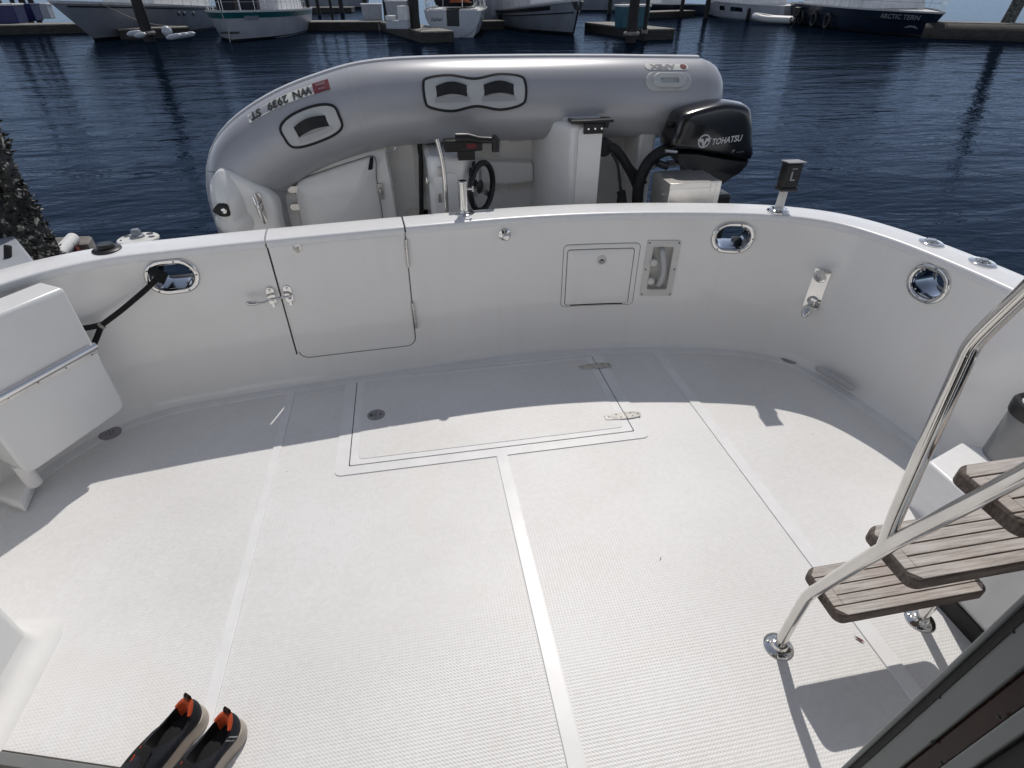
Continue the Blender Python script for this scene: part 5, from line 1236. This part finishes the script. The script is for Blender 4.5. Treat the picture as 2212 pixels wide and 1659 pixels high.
build(MB().box((-.05, -.45, .33), (.03, .45, .42), Matrix.Translation(Vector((H2.pt(.995, .3, 1).x, 0, 0)))), 'bow_fitting', 'boot', h_)
m_ = MB().sheet([(-.30, -.09), (.30, -.09), (.30, .09), (-.30, .09)], lambda u, v, o: H2.pt(.9-u/H2.L, .76+v/1.25, 1, .022+o), .006); build(m_, 'number_panel', 'hull_grey', h_)
# sailing boat, stern on
H3 = Hull(10.5, 3.3, 1.2, 1.17, .9, .88, 1.9, .70); st_ = sea(981, 81); dr = Vector((.16, 1, 0)).normalized(); mid = st_+dr*5.25
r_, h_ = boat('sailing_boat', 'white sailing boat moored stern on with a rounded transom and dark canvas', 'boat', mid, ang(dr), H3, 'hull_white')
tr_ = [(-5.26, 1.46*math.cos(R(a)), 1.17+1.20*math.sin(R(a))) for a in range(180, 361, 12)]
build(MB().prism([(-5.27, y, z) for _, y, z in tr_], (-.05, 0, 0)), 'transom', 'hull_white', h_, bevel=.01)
build(MB().box((-5.34, -.32, .5), (-5.0, .32, 1.2)), 'stern_step', 'boot', h_); build(MB().box((-5.30, .36, 1.12), (-4.4, 1.25, 1.24)).box((-5.30, -1.25, 1.12), (-4.4, -.36, 1.24)), 'stern_locker', 'deck_white', r_, bevel=.02)
m_ = MB(); letter(m_, 'Isabel', .26, lambda u, v: Vector((-5.335, .86-u, .80+v)), shear=.35); build(m_, 'boat_name', 'canvas', h_, smooth=0)
cabin(r_, -2.4, 2.2, .95, 1.25, 1.75, wins=3); mast(r_, 1.0, 1.7, 12.5, .08, 4.2); build(MB().box((-3.6, -1.1, 1.3), (-2.3, 1.1, 2.9)), 'spray_hood', 'canvas', r_, bevel=.25)
rail(r_, H3, .02, .95, .6, 10); build(MB().prism([(-4.9, -.95, 1.5), (-4.9, -.1, 1.85), (-4.9, .2, 1.5)], (.8, 0, 0)), 'orange_cover', 'orange', r_)
build(MB().tube([(-5.1, -1.1, 1.3), (-5.1, -1.1, 2.3)], .02, 6).tube([(-5.1, -.5, 1.3), (-5.1, -.5, 2.2)], .02, 6).box((-5.15, -1.3, 2.28), (-4.9, -.4, 2.36)), 'stern_gantry', 'steel', r_)
def shrouds(r_, x, h_, w, z0, xs=(0,)):
    for dx in xs:
        for sd in (1, -1): build(MB().tube([(x+dx, sd*w, z0), (x, 0, h_)], .011, 6), 'shroud', 'steel', r_)
shrouds(r_, 1.0, 13, 1.5, 1.2, (-.5, .1)); build(MB().tube([(-5.2, .5, 1.2), (1, 0, 14)], .012, 6), 'backstay', 'steel', r_)
# trawler yacht
H4 = Hull(12, 4.0, 1.62, .92, .75, .86, 2.5, .82, 2.0, .8); bw = sea(1238, 75); sn = sea(1084, 56)+Vector((1.5, 1.1, 0)); dr = (bw-sn).normalized(); mid = bw-dr*6.0
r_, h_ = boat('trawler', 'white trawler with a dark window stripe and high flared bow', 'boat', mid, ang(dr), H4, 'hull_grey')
build(H4.band(.76, .90, .04, .86, .015), 'dark_stripe', 'boot', h_, smooth=50); build(H4.band(.62, .66, .02, .985, .04), 'rub_rail', 'canvas', h_, smooth=50)
build(MB().tube([H4.pt(1, h, 1)+Vector((.02, 0, 0)) for h in (.05, .3, .55, .72)], .05, 8), 'stem_bar', 'boot', h_)
build(MB().prism([H4.pt(.965, .99, 1, .02), H4.pt(.965, .99, -1, .02), H4.pt(.985, .74, -1, .03), H4.pt(.985, .74, 1, .03)], (.30, 0, -.06)), 'bow_grille', 'boot', h_)
cabin(r_, -4.4, 2.6, 1.45, .95, 2.9, wins=5); rail(r_, H4, .03, .5, .5, 8); mast(r_, -.5, 2.9, 5, .06); shrouds(r_, -.5, 7.5, 1.5, 1.0, (-.8, .8))
p = H4.pt(.30, .45, -1, .16); build(MB().lathe([(.03, -.55), (.13, -.42), (.13, .3), (.03, .4)], p, (0, 0, 1), 12), 'fender', 'boot', r_)
# long white fishing boat
H5 = Hull(13, 4.0, 1.25, 1.02, .6, .9, 2.4, .86); sn = sea(1687, 50); bw = sea(1492, 34); dr = (bw-sn).normalized(); mid = (bw+sn)/2+Vector((1.75, .1, 0))
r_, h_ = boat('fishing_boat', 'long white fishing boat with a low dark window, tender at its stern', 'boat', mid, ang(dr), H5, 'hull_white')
cabin(r_, -2.4, 4.2, 1.35, 1.0, 2.3, wins=3); cabin(r_, -1.6, 1.8, 1.2, 2.3, 4.0, name='wheelhouse', wins=2); mast(r_, -1.8, 2.5, 6)
for t, w_ in ((.62, .5), (.44, .9)):
    m_ = MB().sheet([(-w_, -.16), (w_, -.16), (w_*.9, .16), (-w_*.9, .16)], lambda u, v, o: H5.pt(t+u/13, .62+v/1.2, 1, .01+o), .01); build(m_, 'hull_window', 'glass', h_)
p = H5.pt(.3, .3, 1, .14); build(MB().lathe([(.04, -.6), (.13, -.45), (.13, .4), (.04, .5)], p, (0, 0, 1), 12), 'fender', 'boot', r_)
# navy workboat
H6 = Hull(13.5, 4.4, 1.06, 1.24, 1.0, .9, 2.6, .82, 1.4); sn = sea(1716, 52)+Vector((2.0, .2, 0)); bw = sea(1992, 79); dr = (bw-sn).normalized(); mid = bw-dr*6.6
r_, h_ = boat('navy_workboat', 'dark navy workboat with a white upper deck and white bow lettering', 'boat', mid, ang(dr), H6, 'hull_navy')
cabin(r_, -5.2, 3.0, 1.75, 1.1, 3.5, wins=6); rail(r_, H6, .45, .98, .75, 9); mast(r_, -1, 3.5, 6); shrouds(r_, -1, 9, 1.8, 1.1, (-1.2, 1.2))
build(H6.band(.62, .65, .02, .97, .05), 'rub_rail', 'boot', h_, smooth=50)
hull_text(H6, 'ARCTIC TERN', .30, .875, .74, -1, 'pale_ink', h_, bold=.004)
m_ = MB().sheet([(-.35, -.03), (-.1, .08), (.15, .07), (.38, -.04), (.12, .015), (-.05, .02)], lambda u, v, o: H6.pt(.93+u/13.5, .34+v*1.1, -1, .02+o), .01); build(m_, 'bow_emblem', 'pale_ink', h_)
for t in (.2, .36, .50): p = H6.pt(t, .35, -1, .18); build(MB().tube([p+Vector((.34*math.cos(2*math.pi*i/14), 0, .34*math.sin(2*math.pi*i/14))) for i in range(14)], .10, 8, closed=True), 'tyre_fender', 'rubber', r_)
# tender between them
p = sea(1668, 52); tn = thing('tender', 'small pale inflatable tender with a dark outboard, behind the fishing boat', 'dinghy', (p.x, p.y, WZ), 2.2, 'boats moored across the harbour', world=False)
tt = [(-1.4, .55), (.2, .58), (.9, .42), (1.35, 0), (.9, -.42), (.2, -.58), (-1.4, -.55)]
build(MB().tube(catmull([Vector((x, y, .28+.12*max(0, x))) for x, y in tt], 5), .2, 12), 'tube', 'patch', tn, smooth=60); build(MB().box((-1.2, -.45, .1), (.7, .45, .2)), 'floor', 'plank', tn)
build(MB().box((-1.75, -.17, .45), (-1.3, .17, 1.0)).box((-1.6, -.08, -.4), (-1.4, .08, .5)), 'motor', 'black_plastic', tn, bevel=.06)
# two boats farther away
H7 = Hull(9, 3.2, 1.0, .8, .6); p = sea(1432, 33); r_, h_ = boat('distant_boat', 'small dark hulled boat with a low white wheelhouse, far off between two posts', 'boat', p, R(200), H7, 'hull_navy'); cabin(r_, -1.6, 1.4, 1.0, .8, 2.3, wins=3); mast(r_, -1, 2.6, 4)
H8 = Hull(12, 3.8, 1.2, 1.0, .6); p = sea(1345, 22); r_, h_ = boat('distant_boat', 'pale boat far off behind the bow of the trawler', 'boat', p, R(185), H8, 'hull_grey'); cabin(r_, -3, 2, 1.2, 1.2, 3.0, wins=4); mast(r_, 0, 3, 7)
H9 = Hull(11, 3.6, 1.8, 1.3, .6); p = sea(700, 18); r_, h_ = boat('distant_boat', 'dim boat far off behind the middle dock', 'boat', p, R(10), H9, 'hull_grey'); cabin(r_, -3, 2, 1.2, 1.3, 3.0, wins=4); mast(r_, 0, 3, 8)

# docks: planked top on dark timbers
def dock(poly, label, top=.46, name='floating_dock', group='floating docks of the marina'):
    P = [sea(*c) if not isinstance(c, Vector) else c for c in poly]; c = sum(P, Vector())/len(P)
    d = thing(name, label, 'dock', (c.x, c.y, WZ), 0, group)
    build(MB().prism([Vector((p.x, p.y, WZ-.3)) for p in P], (0, 0, .3+top-.06)), 'float', 'timber', d, bevel=.02)
    build(MB().prism([Vector((c.x+(p.x-c.x)*1.004, c.y+(p.y-c.y)*1.004, WZ+top-.06)) for p in P], (0, 0, .06)), 'decking', 'plank', d, bevel=.01)
    return d
def back(a, b, w):                                        # rectangle behind the front edge a-b
    A_, B_ = sea(*a), sea(*b); d = (B_-A_).normalized(); n_ = Vector((-d.y, d.x, 0)); n_ = n_ if n_.y > 0 else -n_
    return [A_, B_, B_+n_*w, A_+n_*w]
dock(back((-120, 78), (190, 71), 2.2), 'grey dock at the far left carrying blue tubs')
dock(back((262, 86), (414, 80), 1.3), 'narrow dock finger with white fenders between the cruiser and the teal trimmed boat')
dock(back((585, 67), (818, 66), 2.0), 'long dock running behind the middle of the harbour')
A_, B_ = sea(822, 66), sea(912, 93); d = (B_-A_).normalized(); n_ = Vector((d.y, -d.x, 0)); n_ = n_ if n_.x > 0 else -n_
dock([A_, B_, B_+n_*1.6, A_+n_*1.6], 'dock finger reaching towards the camera beside the sailing boat')
dock(back((1010, 66), (1090, 63), 1.6), 'short dock between the sailing boat and the trawler')
A_, B_ = sea(1262, 68), sea(1390, 87); d = (B_-A_).normalized(); n_ = Vector((-d.y, d.x, 0)); n_ = n_ if n_.y > 0 else -n_
dock([A_, B_, B_+n_*1.7, A_+n_*1.7], 'dock finger end to the right of the trawler with a teal tub')
dock(back((595, 28), (760, 27), 2.5), 'farther dock beyond the middle dock')
dock(back((1395, 41), (1500, 36), 2.0), 'low dock far off behind the thin post')
A_, B_ = sea(1990, 81), sea(2330, 93); d = (B_-A_).normalized()
lg = MB().tube([A_+Vector((0, 0, .12)), B_+Vector((0, 0, .12))], .52, 16); single(lg, 'breakwater_log', 'timber', 'thick floating log boom at the far right with open water behind', 'log boom')
ld = back((1990, 77), (2330, 88), 1.2); lo_ = [Vector((p.x, p.y, WZ+.5)) for p in ld]; single(MB().prism(lo_, (0, 0, .12)), 'boom_walkway', 'plank', 'pale plank walkway along the top of the log boom at the far right', 'walkway', bevel=.02)

# pilings
def pile(x, y, h_, r_, label, lean=(0, 0), m='pile'):
    p = sea(x, y); mb_ = MB(); n = 14
    mb_.tube([Vector((p.x+lean[0]*t, p.y+lean[1]*t, WZ-1.5+(h_+1.5)*t)) for t in [i/n for i in range(n+1)]], [r_*(1.06-.14*i/n)*(1+.05*math.sin(i*2.1+x)) for i in range(n+1)], 14)
    o_ = thing('piling', label, 'piling', (p.x, p.y, WZ-1.5), 0, 'mooring pilings of the marina')
    build(mb_, 'shaft', m, o_, smooth=50)
    if y > 60: build(MB().lathe([(r_*1.5, 1.5), (r_*1.6, 1.58), (r_*1.4, 1.64)], (p.x, p.y, WZ-1.2), (0, 0, 1), 14), 'pile_collar', 'plank', o_)
pile(324, 90, 5.5, .25, 'dark piling in front of the white cruiser')
pile(899, 84, 5.5, .27, 'dark piling at the end of the dock finger beside the sailing boat')
pile(1362, 92, 5.5, .24, 'dark piling in front of the teal tub')
pile(1390, 88, 4.5, .10, 'thin dark post right of the teal tub')
pile(2150, 80, 6, .30, 'leaning rough piling rising from the log boom at the far right', (.9, -.3), 'barnacle')
pile(1524, 40, 5, .2, 'dark piling off the bow of the long fishing boat')
pile(644, 58, 4.6, .22, 'dark piling behind the left part of the middle dock')
pile(612, 57, 3.5, .16, 'slim piling beside the dark tyre fenders at the start of the middle dock')
pile(739, 28, 5, .22, 'piling standing at the right part of the farther dock')
pile(720, 50, 2.2, .10, 'short thin post behind the middle dock')
pile(790, 22, 5, .25, 'distant piling seen above the white dock box')
pile(20, 60, 5, .22, 'dark piling behind the blue tubs at the far left')
pile(70, 55, 5, .2, 'second dark piling behind the blue tubs, beside the white box')

pile(612, 30, 5, .20, 'piling behind the dark tyres, beyond the middle dock')
pile(672, 50, 2.6, .12, 'short post with a ladder look standing on the middle dock')
pile(690, 34, 5.5, .16, 'slim tall piling between the middle and the farther dock')
pile(48, 52, 5, .16, 'slim piling between the two royal blue tubs')
pile(90, 58, 4.5, .18, 'dark piling left of the white plastic box')
pile(836, 44, 4.5, .2, 'dark piling between the two white dock boxes')
pile(1020, 58, 4, .16, 'slim piling just right of the sailing boat')
pile(1316, 30, 5, .2, 'distant piling to the right of the trawler bow')
pile(1470, 38, 5, .16, 'distant slim piling left of the long fishing boat')
pile(440, 60, 6, .2, 'piling behind the cabin of the teal trimmed boat')
# dock boxes and tubs
def tub(x, y, w, dp, h_, m, label, name='dock_tub', cat='tub', rot=0, lid=None, grp='tubs and boxes on the docks'):
    p = atZ(x, y, WZ+.46); t = thing(name, label, cat, (p.x, p.y, WZ+.46), rot, grp, world=False); k = 1.10
    build(MB().hexa([(-w/2, -dp/2, 0), (w/2, -dp/2, 0), (w/2, dp/2, 0), (-w/2, dp/2, 0)], [(-w/2*k, -dp/2*k, h_), (w/2*k, -dp/2*k, h_), (w/2*k, dp/2*k, h_), (-w/2*k, dp/2*k, h_)]), 'tub_body', m, t, bevel=.04)
    build(MB().box((-w/2*k-.03, -dp/2*k-.03, h_-.07), (w/2*k+.03, dp/2*k+.03, h_+.02)), 'rim', lid or m, t, bevel=.02)
tub(26, 50, 1.35, 1.1, .95, 'bin_blue', 'large royal blue tub on the far left dock', lid='deck_white'); tub(67, 45, 1.1, 1.0, .9, 'bin_blue', 'smaller royal blue tub to the right of the large one')
tub(-2, 49, .5, 1.0, .9, 'bin_teal', 'pale teal tub cut off by the left edge of the frame'); tub(103, 40, .75, .7, .85, 'bin_white', 'white plastic box on the far left dock', lid='deck_white')
tub(806, 43, 1.15, 1.0, .85, 'bin_white', 'white dock box at the corner of the middle dock', 'dock_box', 'dock box', lid='deck_white'); tub(864, 46, 1.2, 1.0, 1.05, 'bin_white', 'taller white dock box behind the finger piling', 'dock_box', 'dock box', rot=-.3, lid='deck_white')
tub(1362, 60, 1.35, 1.0, .95, 'bin_teal', 'teal tub with a pale rim behind the right piling', lid='deck_white')
p = atZ(862, 62, WZ+.46); t = thing('dock_step', 'white two level moulded dock step on the finger dock', 'dock step', (p.x, p.y, WZ+.46), -.3, None, world=False)
build(MB().box((-.55, -.35, 0), (.55, .35, .35)), 'lower_step', 'bin_white', t, bevel=.03); build(MB().box((.1, -.35, .352), (.55, .35, .95)).box((-.55, -.35, .352), (-.2, .35, .55)), 'upper_step', 'deck_white', t, bevel=.03)
# fenders on the left finger
for i, (x, y, L_, rr, lab) in enumerate(((290, 66, .5, .11, 'white fender lying left of the dark piling on the narrow finger'), (303, 70, .36, .10, 'small white fender at the foot of the dark piling'), (376, 73, .5, .10, 'white fender right of the round buoy on the finger edge'), (391, 71, .5, .10, 'white fender in the middle of the row on the finger edge'), (406, 69, .5, .10, 'white fender nearest the teal trimmed boat on the finger edge'))):
    p = atZ(x, y+6, WZ+.52); single(MB().lathe([(.03, -L_/2-.06), (rr*.8, -L_/2+.03), (rr, -L_/2+.12), (rr, L_/2-.12), (rr*.8, L_/2-.03), (.03, L_/2+.06)], p, (1, .35, .15), 14), 'fender', 'hull_white', lab, 'fender', 'white fenders on the dock finger', smooth=60)
p = atZ(361, 68, WZ+.68); single(MB().lathe([(.04, -.22), (.12, -.17), (.19, -.06), (.20, .01), (.17, .11), (.09, .18), (.03, .2)], p, (0, 0, 1), 20), 'mooring_buoy', 'hull_white', 'round white buoy on the dock finger beside the teal trimmed boat', 'buoy', smooth=60)
for x, y, lab in ((593, 52, 'black tyre hung on the dock end right of the teal trimmed boat, upper one'), (601, 62, 'black tyre hung on the dock end right of the teal trimmed boat, lower one')):
    p = sea(596, 70); q = atY(x, y, p.y-.25); single(MB().tube([q+Vector((.3*math.cos(2*math.pi*i/18), -.02, .42*math.sin(2*math.pi*i/18))) for i in range(18)], .15, 10, closed=True), 'tyre_fender', 'rubber', lab, 'tyre', 'tyres on the dock end', smooth=60)
# floating shed behind the sailing boat
p = sea(1052, 58); sd_ = thing('boat_shed', 'plain grey floating shed between the sailing boat and the trawler', 'shed', (p.x+.5, p.y+3, WZ), -.12, None, world=False)
build(MB().box((-1.9, -1.5, .3), (1.9, 3, 5.2)), 'wall', 'hull_grey', sd_); build(MB().box((-2.1, -1.7, 5.2), (2.1, 3.2, 5.35)), 'roof', 'boot', sd_)
build(MB().box((-1.86, -1.53, .5), (-1.2, -1.501, 3.4)), 'ladder_panel', 'pile', sd_); build(MB().box((.2, -1.53, .5), (1.3, -1.501, 2.6)), 'door', 'bin_white', sd_)

# ------------------------------------------------------------------ small repeated pieces become parts of their own
def split_pieces(o):
    me = o.data; n = len(me.vertices); par = list(range(n))
    def find(a):
        while par[a] != a: par[a] = par[par[a]]; a = par[a]
        return a
    for e in me.edges: par[find(e.vertices[0])] = find(e.vertices[1])
    groups = {}
    for p in me.polygons: groups.setdefault(find(p.vertices[0]), []).append(tuple(p.vertices))
    if len(groups) < 2: return
    first = True; V = [v.co.copy() for v in me.vertices]; sm_ = me.polygons[0].use_smooth
    for fs in groups.values():
        idx = sorted({i for f in fs for i in f}); mp = {a: b for b, a in enumerate(idx)}
        m2 = bpy.data.meshes.new(o.name); m2.from_pydata([V[i] for i in idx], [], [tuple(mp[i] for i in f) for f in fs]); m2.materials.append(me.materials[0])
        if sm_: m2.polygons.foreach_set('use_smooth', [True]*len(m2.polygons)); m2.set_sharp_from_angle(angle=R(38))
        if first: o.data = m2; first = False
        else:
            c = o.copy(); c.data = m2; SC.collection.objects.link(c); c.parent = o.parent
for o in list(SC.objects):
    if o.type == 'MESH' and o.name.split('.')[0] in ('latch_screw', 'latch_plate', 'frame_screw', 'flange_screw', 'hinge_screw', 'drain_hole', 'disc_hole', 'bracket_bolt', 'flange_bolt', 'jamb_screw', 'cap_gap', 'stern_locker', 'deck_cover', 'upper_step', 'floor_tread', 'dark_backdrop', 'folded_seam', 'box_fastener', 'side_bracket', 'white_mark', 'cowl_ridge', 'side_logo'):
        split_pieces(o)
